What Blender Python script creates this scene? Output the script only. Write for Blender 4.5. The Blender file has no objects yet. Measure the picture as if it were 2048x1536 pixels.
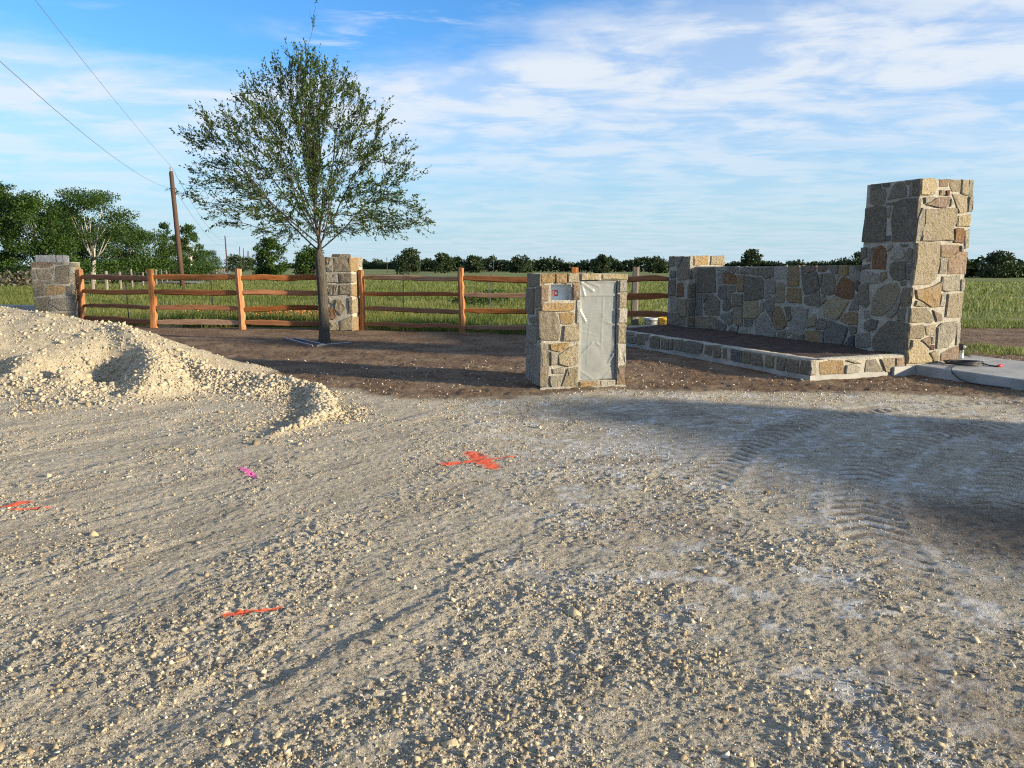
import bpy, math, random
import numpy as np
from mathutils import Matrix, Vector

random.seed(7)
RNG = np.random.default_rng(7)
R = math.radians
scene = bpy.context.scene
COL = scene.collection

# ------------------------------------------------------------------ camera
CAM_H = 1.6
cam_data = bpy.data.cameras.new('camera')
cam = bpy.data.objects.new('camera', cam_data)
COL.objects.link(cam)
cam.location = (0, 0, CAM_H)
cam.rotation_euler = (R(90 - 8.69), 0, 0)
cam_data.sensor_width = 36
cam_data.lens = 27.03
cam_data.clip_start = 0.05
cam_data.clip_end = 6000
scene.camera = cam

# ------------------------------------------------------------------ light
SUN_EL, SUN_AZ = 12.6, 111.7           # degrees above the horizon, clockwise from +Y
sx = math.sin(R(SUN_AZ)) * math.cos(R(SUN_EL))
sy = math.cos(R(SUN_AZ)) * math.cos(R(SUN_EL))
sz = math.sin(R(SUN_EL))
sun_data = bpy.data.lights.new('sun', 'SUN')
sun_data.energy = 5.0
sun_data.angle = R(2.8)
sun_data.color = (1.0, 0.85, 0.61)
sun = bpy.data.objects.new('sun', sun_data)
COL.objects.link(sun)
sun.rotation_euler = Vector((-sx, -sy, -sz)).to_track_quat('-Z', 'Y').to_euler()

world = bpy.data.worlds.new('World')
scene.world = world
world.use_nodes = True
wt = world.node_tree
wt.nodes.clear()


class NT:
    """small helper that writes node trees"""
    def __init__(self, tree):
        self.t = tree
    def n(self, typ, **kw):
        nd = self.t.nodes.new(typ)
        for k, v in kw.items():
            setattr(nd, k, v)
        return nd
    def link(self, a, b):
        self.t.links.new(a, b)
    def put(self, sock, v):
        if isinstance(v, bpy.types.NodeSocket):
            self.t.links.new(v, sock)
        elif v is not None:
            if sock.type == 'RGBA' and not isinstance(v, (int, float)) and len(v) == 3:
                v = (*v, 1)
            sock.default_value = v
    def math(self, op, a, b=None, c=None, clamp=False):
        nd = self.n('ShaderNodeMath', operation=op, use_clamp=clamp)
        self.put(nd.inputs[0], a)
        if b is not None: self.put(nd.inputs[1], b)
        if c is not None: self.put(nd.inputs[2], c)
        return nd.outputs[0]
    def vmath(self, op, a, b=None, scale=None):
        nd = self.n('ShaderNodeVectorMath', operation=op)
        self.put(nd.inputs[0], a)
        if b is not None: self.put(nd.inputs[1], b)
        if scale is not None: self.put(nd.inputs['Scale'], scale)
        return nd.outputs['Value'] if op in ('DOT_PRODUCT', 'LENGTH') else nd.outputs[0]
    def noise(self, vec, scale=5, detail=4, rough=0.5, dist=0.0, col=False):
        nd = self.n('ShaderNodeTexNoise')
        if vec is not None: self.put(nd.inputs['Vector'], vec)
        self.put(nd.inputs['Scale'], scale)
        self.put(nd.inputs['Detail'], detail)
        self.put(nd.inputs['Roughness'], rough)
        self.put(nd.inputs['Distortion'], dist)
        return nd.outputs['Color' if col else 'Fac']
    def voronoi(self, vec, scale=5, feature='F1', out='Distance'):
        nd = self.n('ShaderNodeTexVoronoi', feature=feature)
        if vec is not None: self.put(nd.inputs['Vector'], vec)
        self.put(nd.inputs['Scale'], scale)
        return nd.outputs[out]
    def mapr(self, v, a, b, c=0.0, d=1.0, smooth=True):
        nd = self.n('ShaderNodeMapRange', interpolation_type='SMOOTHSTEP' if smooth else 'LINEAR')
        self.put(nd.inputs[0], v)
        for i, q in enumerate((a, b, c, d)): self.put(nd.inputs[1 + i], q)
        return nd.outputs[0]
    def mix(self, fac, a, b, blend='MIX'):
        nd = self.n('ShaderNodeMix', data_type='RGBA', blend_type=blend)
        self.put(nd.inputs[0], fac)
        self.put(nd.inputs[6], a)
        self.put(nd.inputs[7], b)
        return nd.outputs[2]
    def xyz(self, v):
        nd = self.n('ShaderNodeSeparateXYZ')
        self.put(nd.inputs[0], v)
        return nd.outputs
    def cxyz(self, x, y, z):
        nd = self.n('ShaderNodeCombineXYZ')
        for i, q in enumerate((x, y, z)): self.put(nd.inputs[i], q)
        return nd.outputs[0]


w = NT(wt)
sky = w.n('ShaderNodeTexSky', sky_type='NISHITA', sun_disc=False)
sky.sun_elevation = R(SUN_EL)
sky.sun_rotation = R(SUN_AZ)
sky.altitude = 100
sky.air_density = 1.0
sky.dust_density = 0.6
sky.ozone_density = 1.6
tc = w.n('ShaderNodeTexCoord')
dirv = tc.outputs['Generated']
dx, dy, dz = w.xyz(dirv)[:3]
el = w.math('ARCSINE', dz)
az = w.math('ARCTAN2', dx, dy)
zc = w.math('ADD', w.math('MAXIMUM', dz, 0.0), 0.07)
px = w.math('DIVIDE', dx, zc)
py = w.math('DIVIDE', dy, zc)
pl = w.cxyz(px, py, 0.0)
# high sheet of mottled cloud: its upper rim climbs from left to right of the view
warp = w.noise(w.vmath('MULTIPLY', pl, (0.8, 1.2, 1.0)), 0.6, 6, 0.6)
rim = w.math('MULTIPLY_ADD', w.math('SUBTRACT', warp, 0.5), 0.20, 0.245)
rim = w.math('ADD', rim, w.math('MULTIPLY', w.mapr(az, -0.35, 0.75), 0.16))
sheet = w.mapr(w.math('SUBTRACT', el, rim), 0.015, -0.045)
mott = w.noise(w.vmath('MULTIPLY', pl, (1.0, 1.25, 1.0)), 2.0, 7, 0.60, 0.35)
streak = w.noise(w.vmath('MULTIPLY', pl, (0.30, 1.1, 1.0)), 0.85, 6, 0.6, 0.4)
thin = w.mapr(el, 0.04, 0.22, 0.42, 1.0)
dens = w.math('MULTIPLY', sheet, w.mapr(mott, 0.36, 0.60, 0.42, 1.0))
dens = w.math('MULTIPLY', dens, w.mapr(streak, 0.34, 0.52, 0.6, 1.0))
dens = w.math('MULTIPLY', dens, thin)
# loose wisps above the sheet
wn = w.noise(w.vmath('MULTIPLY', pl, (0.8, 1.6, 1.0)), 2.2, 8, 0.62, 0.6)
big = w.noise(pl, 0.7, 3, 0.5, 0.2)
wisp = w.math('MULTIPLY', w.mapr(wn, 0.52, 0.68), w.mapr(big, 0.42, 0.58))
wisp = w.math('MULTIPLY', wisp, w.mapr(el, 0.10, 0.22, 0.0, 0.5))
dens = w.math('MAXIMUM', dens, wisp)
# unseen broken cloud added overhead and behind the viewer to whiten the fill light
hi = w.noise(pl, 0.9, 6, 0.6, 0.3)
dens = w.math('MAXIMUM', dens, w.math('MULTIPLY', w.mapr(hi, 0.38, 0.58), w.mapr(el, 0.38, 0.70, 0.0, 0.8)))
dens = w.math('MULTIPLY', dens, 0.92, clamp=True)
SKYMUL = 1.0
skyc = w.mix(1.0, sky.outputs[0], (0.35, 0.69, 1.06), 'MULTIPLY')
skyc = w.mix(w.mapr(el, 0.26, -0.03, 0.0, 0.95), skyc, (1.80, 2.60, 3.10))     # pale haze low in the sky
cloudc = (3.2, 3.42, 3.68)
final = w.mix(dens, skyc, cloudc)
bg = w.n('ShaderNodeBackground')
w.put(bg.inputs[0], final)
bg.inputs[1].default_value = 0.132
out = w.n('ShaderNodeOutputWorld')
w.link(bg.outputs[0], out.inputs[0])

scene.view_settings.view_transform = 'Standard'
scene.view_settings.look = 'None'
scene.view_settings.exposure = 0.98
scene.view_settings.gamma = 1.0
scene.view_settings.use_curve_mapping = False
scene.render.engine = 'CYCLES'
scene.cycles.max_bounces = 6
scene.cycles.transparent_max_bounces = 12
scene.cycles.use_denoising = False
scene.cycles.filter_width = 1.1

# ------------------------------------------------------------------ helpers
def tag(o, label=None, cat=None, group=None, kind=None):
    if label: o['label'] = label
    if cat: o['category'] = cat
    if group: o['group'] = group
    if kind or cat: o['kind'] = kind or 'thing'
    return o


def link(o, parent=None):
    COL.objects.link(o)
    if parent is not None:
        o.parent = parent
    return o


def empty(name, loc=(0, 0, 0), rz=0.0):
    o = bpy.data.objects.new(name, None)
    o.empty_display_size = 0.1
    o.location = loc
    o.rotation_euler = (0, 0, rz)
    return link(o)


def mesh(name, verts, faces, mat, parent=None, smooth=False, loc=None, rot=None):
    me = bpy.data.meshes.new(name)
    me.from_pydata([tuple(v) for v in verts], [], [tuple(f) for f in faces])
    me.materials.append(mat)
    if smooth:
        me.polygons.foreach_set('use_smooth', [True] * len(me.polygons))
    me.update()
    o = bpy.data.objects.new(name, me)
    if loc is not None: o.location = loc
    if rot is not None: o.rotation_euler = rot
    return link(o, parent)


def npmesh(name, V, F, mat, parent=None, smooth=False, colors=None, attr='tint'):
    """V (n,3), F (m,k) arrays"""
    V = np.ascontiguousarray(V, np.float32)
    F = np.ascontiguousarray(F, np.int32)
    k = F.shape[1]
    me = bpy.data.meshes.new(name)
    me.vertices.add(len(V))
    me.vertices.foreach_set('co', V.ravel())
    me.loops.add(F.size)
    me.loops.foreach_set('vertex_index', F.ravel())
    me.polygons.add(len(F))
    me.polygons.foreach_set('loop_start', np.arange(0, F.size, k, dtype=np.int32))
    me.polygons.foreach_set('loop_total', np.full(len(F), k, np.int32))
    if smooth:
        me.polygons.foreach_set('use_smooth', np.ones(len(F), bool))
    me.update(calc_edges=True)
    if colors is not None:
        c = np.ones((len(V), 4), np.float32)
        c[:, :colors.shape[1]] = colors
        a = me.color_attributes.new(attr, 'FLOAT_COLOR', 'POINT')
        a.data.foreach_set('color', c.ravel())
    me.materials.append(mat)
    o = bpy.data.objects.new(name, me)
    return link(o, parent)


class MB:
    """collects simple solids into one mesh"""
    def __init__(self):
        self.v, self.f = [], []
    def add(self, vs, fs):
        b = len(self.v)
        self.v += [tuple(q) for q in vs]
        self.f += [tuple(b + i for i in f) for f in fs]
    def box(self, x0, x1, y0, y1, z0, z1):
        self.add([(x0, y0, z0), (x1, y0, z0), (x1, y1, z0), (x0, y1, z0), (x0, y0, z1), (x1, y0, z1), (x1, y1, z1), (x0, y1, z1)],
                 [(0, 3, 2, 1), (4, 5, 6, 7), (0, 1, 5, 4), (1, 2, 6, 5), (2, 3, 7, 6), (3, 0, 4, 7)])
    def lathe(self, prof, seg=16, c=(0, 0, 0)):
        vs, fs = [], []
        for r, z in prof:
            for i in range(seg):
                a = 2 * math.pi * i / seg
                vs.append((c[0] + r * math.cos(a), c[1] + r * math.sin(a), c[2] + z))
        for j in range(len(prof) - 1):
            for i in range(seg):
                i2 = (i + 1) % seg
                fs.append((j * seg + i, j * seg + i2, (j + 1) * seg + i2, (j + 1) * seg + i))
        fs.append(tuple(range(seg))[::-1])
        fs.append(tuple((len(prof) - 1) * seg + i for i in range(seg)))
        self.add(vs, fs)
    def tube(self, pts, rad, seg=6):
        pts = [Vector(p) for p in pts]
        n = len(pts)
        rad = rad if hasattr(rad, '__len__') else [rad] * n
        vs, fs = [], []
        up = Vector((0, 0, 1))
        side = None
        for i, p in enumerate(pts):
            d = (pts[min(i + 1, n - 1)] - pts[max(i - 1, 0)]).normalized()
            if side is None:
                side = d.cross(up)
                if side.length < 1e-3: side = d.cross(Vector((1, 0, 0)))
            side = (side - d * side.dot(d)).normalized()
            b = d.cross(side)
            for k in range(seg):
                a = 2 * math.pi * k / seg
                vs.append(p + (side * math.cos(a) + b * math.sin(a)) * rad[i])
        for i in range(n - 1):
            for k in range(seg):
                k2 = (k + 1) % seg
                fs.append((i * seg + k, i * seg + k2, (i + 1) * seg + k2, (i + 1) * seg + k))
        fs.append(tuple(range(seg))[::-1])
        fs.append(tuple((n - 1) * seg + k for k in range(seg)))
        self.add(vs, fs)
    def build(self, name, mat, parent=None, smooth=False, loc=None, rot=None):
        return mesh(name, self.v, self.f, mat, parent, smooth, loc, rot)


def copy_tree(o, parent=None):
    c = o.copy()
    COL.objects.link(c)
    c.parent = parent
    for ch in list(o.children):
        copy_tree(ch, c)
    return c


# numpy noise -----------------------------------------------------------
def h2(ix, iy, seed):
    h = (ix.astype(np.int64) * 374761393 + iy.astype(np.int64) * 668265263 + seed * 974711) & 0xffffffff
    h = ((h ^ (h >> 13)) * 1274126177) & 0xffffffff
    h = ((h ^ (h >> 15)) * 2246822519) & 0xffffffff
    return ((h ^ (h >> 16)) & 0xffffff) / float(0x1000000)


def vn(x, y, seed=0):
    ix, iy = np.floor(x), np.floor(y)
    fx, fy = x - ix, y - iy
    fx = fx * fx * fx * (fx * (fx * 6 - 15) + 10)
    fy = fy * fy * fy * (fy * (fy * 6 - 15) + 10)
    a, b = h2(ix, iy, seed), h2(ix + 1, iy, seed)
    c, d = h2(ix, iy + 1, seed), h2(ix + 1, iy + 1, seed)
    return ((a + (b - a) * fx) * (1 - fy) + (c + (d - c) * fx) * fy) * 2 - 1


def fbm(x, y, seed=0, octv=4, gain=0.5, lac=2.03):
    s, amp, tot = 0, 1.0, 0
    for i in range(octv):
        s = s + amp * vn(x, y, seed + i * 17)
        tot += amp
        x, y, amp = x * lac + 3.7, y * lac - 1.9, amp * gain
    return s / tot


def worley(x, y, seed=0):
    """distance to the nearest point (cell units), its random id"""
    ix, iy = np.floor(x), np.floor(y)
    best = np.full(np.shape(x), 9.0)
    rid = np.zeros(np.shape(x))
    for oy in (-1, 0, 1):
        for ox in (-1, 0, 1):
            cx, cy = ix + ox, iy + oy
            qx = cx + h2(cx, cy, seed)
            qy = cy + h2(cx, cy, seed + 91)
            d = np.hypot(qx - x, qy - y)
            m = d < best
            best = np.where(m, d, best)
            rid = np.where(m, h2(cx, cy, seed + 47), rid)
    return best, rid


def sst(x, a, b):
    t = np.clip((x - a) / (b - a), 0, 1)
    return t * t * (3 - 2 * t)

# ------------------------------------------------------------------ materials
MATS = {}


def new_mat(name):
    m = bpy.data.materials.new(name)
    m.use_nodes = True
    m.node_tree.nodes.clear()
    t = NT(m.node_tree)
    b = t.n('ShaderNodeBsdfPrincipled')
    o = t.n('ShaderNodeOutputMaterial')
    t.link(b.outputs[0], o.inputs[0])
    MATS[name] = m
    return m, t, b


def bump(t, b, h, strength=0.4, dist=0.02):
    n = t.n('ShaderNodeBump')
    n.inputs['Strength'].default_value = strength
    n.inputs['Distance'].default_value = dist
    t.put(n.inputs['Height'], h)
    t.link(n.outputs[0], b.inputs['Normal'])


def simple(name, col, rough=0.7, metal=0.0, var=0.0, scale=8, bmp=0.0, bscale=60, bdist=0.004):
    m, t, b = new_mat(name)
    tc = t.n('ShaderNodeTexCoord').outputs['Object']
    if var:
        n = t.noise(tc, scale, 5, 0.6)
        c = t.mix(t.mapr(n, 0.3, 0.7), tuple(q * (1 - var) for q in col), tuple(min(1, q * (1 + var)) for q in col))
        t.put(b.inputs['Base Color'], c)
    else:
        t.put(b.inputs['Base Color'], col)
    t.put(b.inputs['Roughness'], rough)
    t.put(b.inputs['Metallic'], metal)
    if bmp:
        bump(t, b, t.noise(tc, bscale, 5, 0.65), bmp, bdist)
    return m


# ground: zone attribute = soil, grass, chalk, embedded-stone whiteness
m, t, b = new_mat('ground')
pos = t.n('ShaderNodeNewGeometry').outputs['Position']
za = t.n('ShaderNodeAttribute', attribute_name='zone')
zs, zg, zk = t.xyz(za.outputs['Vector'])[:3]
lump = za.outputs['Alpha']
n1 = t.noise(pos, 1.3, 6, 0.6)
n2 = t.noise(pos, 14, 6, 0.7)
n3 = t.noise(pos, 90, 4, 0.7)
n4 = t.noise(pos, 210, 3, 0.65)
cal = t.mix(t.mapr(n2, 0.38, 0.62), (0.375, 0.313, 0.215), (0.60, 0.525, 0.395))
cal = t.mix(t.mapr(n1, 0.40, 0.62, 0, 0.6), cal, (0.51, 0.438, 0.318))
sv = t.vmath('MULTIPLY', t.cxyz(t.vmath('DOT_PRODUCT', pos, (0.83, -0.56, 0)), t.vmath('DOT_PRODUCT', pos, (0.56, 0.83, 0)), 0.0), (1.0, 0.28, 1.0))
n5 = t.noise(sv, 3.2, 5, 0.65, 0.3)
cal = t.mix(t.mapr(n5, 0.50, 0.62, 0, 0.62), cal, (0.25, 0.205, 0.15))
cal = t.mix(t.mapr(n5, 0.46, 0.36, 0, 0.4), cal, (0.56, 0.51, 0.42))
cal = t.mix(t.mapr(n3, 0.52, 0.62, 0, 0.7), cal, (0.66, 0.60, 0.48))
cal = t.mix(t.mapr(n3, 0.48, 0.40, 0, 0.72), cal, (0.11, 0.088, 0.063))  # dark specks put the shade of gravel crevices into the colour
cal = t.mix(t.mapr(n4, 0.54, 0.63, 0, 0.6), cal, (0.66, 0.61, 0.50))
cal = t.mix(t.mapr(n4, 0.46, 0.38, 0, 0.6), cal, (0.13, 0.105, 0.075))
cal = t.mix(t.math('MULTIPLY', lump, 0.55), cal, (0.56, 0.515, 0.425))
ck = t.mix(t.mapr(n2, 0.40, 0.60), (0.40, 0.375, 0.325), (0.66, 0.64, 0.60))
hp = t.xyz(t.n('ShaderNodeAttribute', attribute_name='heap').outputs['Vector'])[0]
cal = t.mix(t.math('MULTIPLY', hp, 0.75), cal, t.mix(t.mapr(n2, 0.4, 0.6), (0.41, 0.338, 0.222), (0.56, 0.48, 0.34)))
chalk = t.math('MULTIPLY', zk, t.mapr(n2, 0.36, 0.56, 0.2, 1.0))
cal = t.mix(chalk, cal, ck)
so = t.mix(t.mapr(n2, 0.38, 0.62), (0.085, 0.050, 0.028), (0.20, 0.128, 0.076))
so = t.mix(t.mapr(n1, 0.44, 0.60, 0, 0.65), so, (0.26, 0.185, 0.118))
so = t.mix(t.mapr(n3, 0.52, 0.66, 0, 0.6), so, (0.25, 0.19, 0.14))
so = t.mix(t.mapr(n3, 0.46, 0.36, 0, 0.6), so, (0.04, 0.025, 0.017))
so = t.mix(t.math('MULTIPLY', lump, 0.35), so, (0.45, 0.40, 0.34))
gr1 = t.noise(t.vmath('MULTIPLY', pos, (0.12, 0.5, 1)), 0.6, 6, 0.65)
gr2 = t.noise(t.vmath('MULTIPLY', pos, (1, 1.6, 1)), 0.55, 6, 0.7)
gc = t.mix(t.mapr(gr1, 0.40, 0.60), (0.10, 0.132, 0.028), (0.22, 0.215, 0.078))
gc = t.mix(t.mapr(gr2, 0.42, 0.7, 0, 0.7), gc, (0.055, 0.10, 0.018))
gr3 = t.noise(t.vmath('MULTIPLY', pos, (0.05, 0.35, 1)), 0.9, 4, 0.6)
gc = t.mix(t.mapr(gr3, 0.56, 0.70, 0, 0.65), gc, (0.26, 0.21, 0.13))
c = t.mix(zs, cal, so)
c = t.mix(zg, c, gc)
t.put(b.inputs['Base Color'], c)
t.put(b.inputs['Roughness'], 0.95)
t.put(b.inputs['Specular IOR Level'], 0.2)
hh = t.math('ADD', t.math('MULTIPLY', n3, 0.6), t.math('MULTIPLY', n4, 0.4))
hh = t.math('ADD', hh, t.math('MULTIPLY', n2, 0.9))
bump(t, b, hh, 1.0, 0.03)

# loose stones
m, t, b = new_mat('gravel')
pos = t.n('ShaderNodeNewGeometry').outputs['Position']
tint = t.n('ShaderNodeAttribute', attribute_name='tint').outputs['Color']
n = t.noise(pos, 120, 4, 0.7)
t.put(b.inputs['Base Color'], t.mix(1.0, tint, t.mix(t.mapr(n, 0.3, 0.7), (0.7, 0.68, 0.64), (1.08, 1.08, 1.08)), 'MULTIPLY'))
t.put(b.inputs['Roughness'], 0.92)
bump(t, b, n, 0.35, 0.006)

# dressed rubble stone: colour from the object colour
m, t, b = new_mat('rubble_stone')
pos = t.n('ShaderNodeNewGeometry').outputs['Position']
oi = t.n('ShaderNodeObjectInfo')
base = oi.outputs['Color']
rnd = oi.outputs['Random']
off = t.vmath('ADD', pos, t.cxyz(t.math('MULTIPLY', rnd, 31.0), t.math('MULTIPLY', rnd, 17.0), t.math('MULTIPLY', rnd, 7.0)))
s1 = t.noise(off, 5, 6, 0.65, 0.4)
s2 = t.noise(off, 24, 7, 0.78)
s3 = t.noise(off, 130, 3, 0.7)
hue = t.n('ShaderNodeHueSaturation')
t.put(hue.inputs['Hue'], t.math('MULTIPLY_ADD', s1, 0.06, 0.47))
t.put(hue.inputs['Saturation'], t.math('MULTIPLY_ADD', s1, 0.9, 0.50))
t.put(hue.inputs['Value'], t.math('MULTIPLY_ADD', rnd, 0.35, 0.85))
t.put(hue.inputs['Color'], base)
c = t.mix(t.mapr(s2, 0.50, 0.62, 0, 0.55), hue.outputs[0], t.mix(0.5, hue.outputs[0], (0.62, 0.56, 0.44)))
c = t.mix(t.mapr(s2, 0.47, 0.36, 0, 0.65), c, (0.10, 0.08, 0.055))
c = t.mix(t.mapr(s3, 0.47, 0.37, 0, 0.3), c, (0.12, 0.10, 0.075))
s4 = t.noise(off, 11, 6, 0.7, 0.8)
c = t.mix(t.mapr(s4, 0.55, 0.64, 0, 0.65), c, (0.46, 0.42, 0.345))
c = t.mix(t.mapr(s4, 0.45, 0.36, 0, 0.5), c, t.mix(0.55, c, (0.04, 0.032, 0.022)))  # hollows of the bump darkened in the colour, as shaded cavities
t.put(b.inputs['Base Color'], c)
t.put(b.inputs['Roughness'], 0.9)
hgt = t.math('ADD', t.math('MULTIPLY', s4, 1.3), t.math('ADD', t.math('MULTIPLY', s2, 1.6), t.math('MULTIPLY', s3, 0.3)))
bump(t, b, hgt, 1.0, 0.085)

m, t, b = new_mat('mortar')
pos = t.n('ShaderNodeNewGeometry').outputs['Position']
s1 = t.noise(pos, 9, 5, 0.65)
s2 = t.noise(pos, 70, 5, 0.7)
c = t.mix(t.mapr(s1, 0.3, 0.7), (0.38, 0.352, 0.288), (0.54, 0.505, 0.425))
c = t.mix(t.mapr(s2, 0.50, 0.62, 0, 0.6), c, (0.28, 0.255, 0.205))
t.put(b.inputs['Base Color'], c)
t.put(b.inputs['Roughness'], 0.95)
bump(t, b, t.math('ADD', s1, s2), 0.9, 0.035)

m, t, b = new_mat('concrete')
pos = t.n('ShaderNodeNewGeometry').outputs['Position']
s1 = t.noise(pos, 2.2, 6, 0.6)
s2 = t.noise(pos, 60, 5, 0.7)
c = t.mix(t.mapr(s1, 0.3, 0.7), (0.25, 0.243, 0.225), (0.37, 0.362, 0.34))
c = t.mix(t.mapr(s2, 0.5, 0.8, 0, 0.3), c, (0.24, 0.235, 0.22))
t.put(b.inputs['Base Color'], c)
t.put(b.inputs['Roughness'], 0.85)
bump(t, b, s2, 0.3, 0.006)


def wood(name, axis, a, bcol, dark):
    m, t, b = new_mat(name)
    tc = t.n('ShaderNodeTexCoord').outputs['Object']
    oi = t.n('ShaderNodeObjectInfo')
    rnd = oi.outputs['Random']
    st = {'X': (0.6, 9, 9), 'Z': (9, 9, 0.6)}[axis]
    v = t.vmath('ADD', t.vmath('MULTIPLY', tc, st), t.cxyz(t.math('MULTIPLY', rnd, 40), t.math('MULTIPLY', rnd, 23), 0.0))
    g = t.noise(v, 3.0, 6, 0.65, 0.6)
    g2 = t.noise(v, 14.0, 4, 0.6, 0.2)
    kn = t.noise(t.vmath('MULTIPLY', v, (0.5, 0.5, 0.5)), 1.5, 3, 0.5)
    c = t.mix(t.mapr(g, 0.3, 0.7), a, bcol)
    c = t.mix(t.mapr(g2, 0.5, 0.28, 0, 0.6), c, dark)
    c = t.mix(t.mapr(kn, 0.60, 0.74, 0, 0.6), c, bcol)
    pale = t.mapr(t.math('FRACT', t.math('MULTIPLY', rnd, 13.7)), 0.80, 0.84, 0.0, 0.7 if name == 'cedar_rail' else 0.0)
    c = t.mix(t.math('MULTIPLY', pale, t.mapr(g, 0.35, 0.6, 0.5, 1.0)), c, tuple(0.35 * q + 0.65 * r_ for q, r_ in zip(bcol, (0.40, 0.33, 0.25))))
    h = t.n('ShaderNodeHueSaturation')
    t.put(h.inputs['Value'], t.math('MULTIPLY_ADD', rnd, 0.45, 0.75))
    t.put(h.inputs['Saturation'], t.math('MULTIPLY_ADD', t.math('FRACT', t.math('MULTIPLY', rnd, 7.3)), 0.2, 0.98))
    t.put(h.inputs['Color'], c)
    t.put(b.inputs['Base Color'], h.outputs[0])
    t.put(b.inputs['Roughness'], 0.8)
    bump(t, b, t.math('ADD', g, t.math('MULTIPLY', g2, 0.6)), 0.6, 0.015)
    return m


wood('cedar_rail', 'X', (0.23, 0.086, 0.036), (0.36, 0.165, 0.076), (0.10, 0.04, 0.018))
wood('cedar_post', 'Z', (0.33, 0.125, 0.048), (0.48, 0.225, 0.095), (0.13, 0.05, 0.02))
wood('weathered_post', 'Z', (0.13, 0.108, 0.088), (0.23, 0.20, 0.17), (0.07, 0.06, 0.05))
wood('pole_wood', 'Z', (0.045, 0.024, 0.016), (0.075, 0.043, 0.029), (0.02, 0.012, 0.008))


def leafmat(name, dark, lite, trans=0.35, scale=0.7):
    m, t, b = new_mat(name)
    pos = t.n('ShaderNodeNewGeometry').outputs['Position']
    tint = t.n('ShaderNodeAttribute', attribute_name='tint')
    f = t.xyz(tint.outputs['Vector'])[0]
    n = t.noise(pos, scale, 3, 0.6)
    c = t.mix(t.math('ADD', t.math('MULTIPLY', f, 0.65), t.math('MULTIPLY', t.mapr(n, 0.35, 0.65), 0.35)), dark, lite)
    t.put(b.inputs['Base Color'], c)
    t.put(b.inputs['Roughness'], 0.55)
    t.put(b.inputs['Specular IOR Level'], 0.3)
    tr = t.n('ShaderNodeBsdfTranslucent')
    t.put(tr.inputs[0], t.mix(1.0, c, (0.95, 1.3, 0.5), 'MULTIPLY'))
    mx = t.n('ShaderNodeMixShader')
    mx.inputs[0].default_value = trans
    t.link(b.outputs[0], mx.inputs[1])
    t.link(tr.outputs[0], mx.inputs[2])
    out = [n_ for n_ in t.t.nodes if n_.type == 'OUTPUT_MATERIAL'][0]
    t.link(mx.outputs[0], out.inputs[0])
    return m


leafmat('oak_leaf', (0.018, 0.036, 0.006), (0.070, 0.112, 0.017), 0.25, 1.5)
leafmat('woods_leaf', (0.011, 0.028, 0.004), (0.058, 0.112, 0.014), 0.28, 0.35)
leafmat('far_leaf', (0.016, 0.030, 0.010), (0.045, 0.068, 0.022), 0.15, 0.06)
leafmat('grass_blade', (0.075, 0.110, 0.018), (0.255, 0.25, 0.09), 0.38, 0.4)
leafmat('brush_twig', (0.07, 0.06, 0.045), (0.15, 0.13, 0.095), 0.1, 0.8)

m, t, b = new_mat('oak_bark')
pos = t.n('ShaderNodeNewGeometry').outputs['Position']
v = t.vmath('MULTIPLY', pos, (9, 9, 2.2))
s1 = t.noise(v, 4, 6, 0.7)
s2 = t.noise(v, 14, 4, 0.7)
t.put(b.inputs['Base Color'], t.mix(t.mapr(s1, 0.3, 0.7), (0.040, 0.033, 0.025), (0.105, 0.09, 0.07)))
t.put(b.inputs['Roughness'], 0.95)
bump(t, b, t.math('ADD', s1, s2), 0.8, 0.02)
simple('pale_bark', (0.36, 0.33, 0.28), 0.9, var=0.3, scale=3)
simple('dark_bark', (0.09, 0.075, 0.06), 0.9, var=0.3, scale=3)

simple('planting_soil', (0.060, 0.036, 0.025), 0.95, var=0.45, scale=7, bmp=0.9, bscale=45, bdist=0.03)
simple('black_rubber', (0.012, 0.012, 0.013), 0.5)
simple('black_metal', (0.03, 0.03, 0.032), 0.5)
simple('galvanised', (0.52, 0.54, 0.55), 0.32, 0.7, var=0.12, scale=6)
simple('red_plastic', (0.55, 0.03, 0.04), 0.4)
simple('sticker_red', (0.50, 0.02, 0.025), 0.45)
simple('sticker_white', (0.8, 0.8, 0.78), 0.5)
simple('cabinet_metal', (0.30, 0.315, 0.31), 0.35, 0.15, var=0.06, scale=3)
simple('cabinet_seam', (0.16, 0.17, 0.17), 0.5)
simple('grey_bucket', (0.33, 0.36, 0.39), 0.45, var=0.1)
simple('yellow_bucket', (0.60, 0.36, 0.03), 0.4, var=0.15)
simple('blue_plastic', (0.035, 0.035, 0.22), 0.4)
simple('asphalt', (0.15, 0.145, 0.14), 0.9, var=0.2, scale=1.0)
simple('edging_metal', (0.42, 0.43, 0.44), 0.35, 0.6)
simple('fence_wire', (0.20, 0.20, 0.20), 0.5, 0.6)
simple('power_wire', (0.16, 0.16, 0.17), 0.6)
simple('insulator', (0.30, 0.28, 0.26), 0.4)
simple('grey_block', (0.27, 0.275, 0.285), 0.9, var=0.25, scale=7, bmp=0.4, bscale=80)
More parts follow.
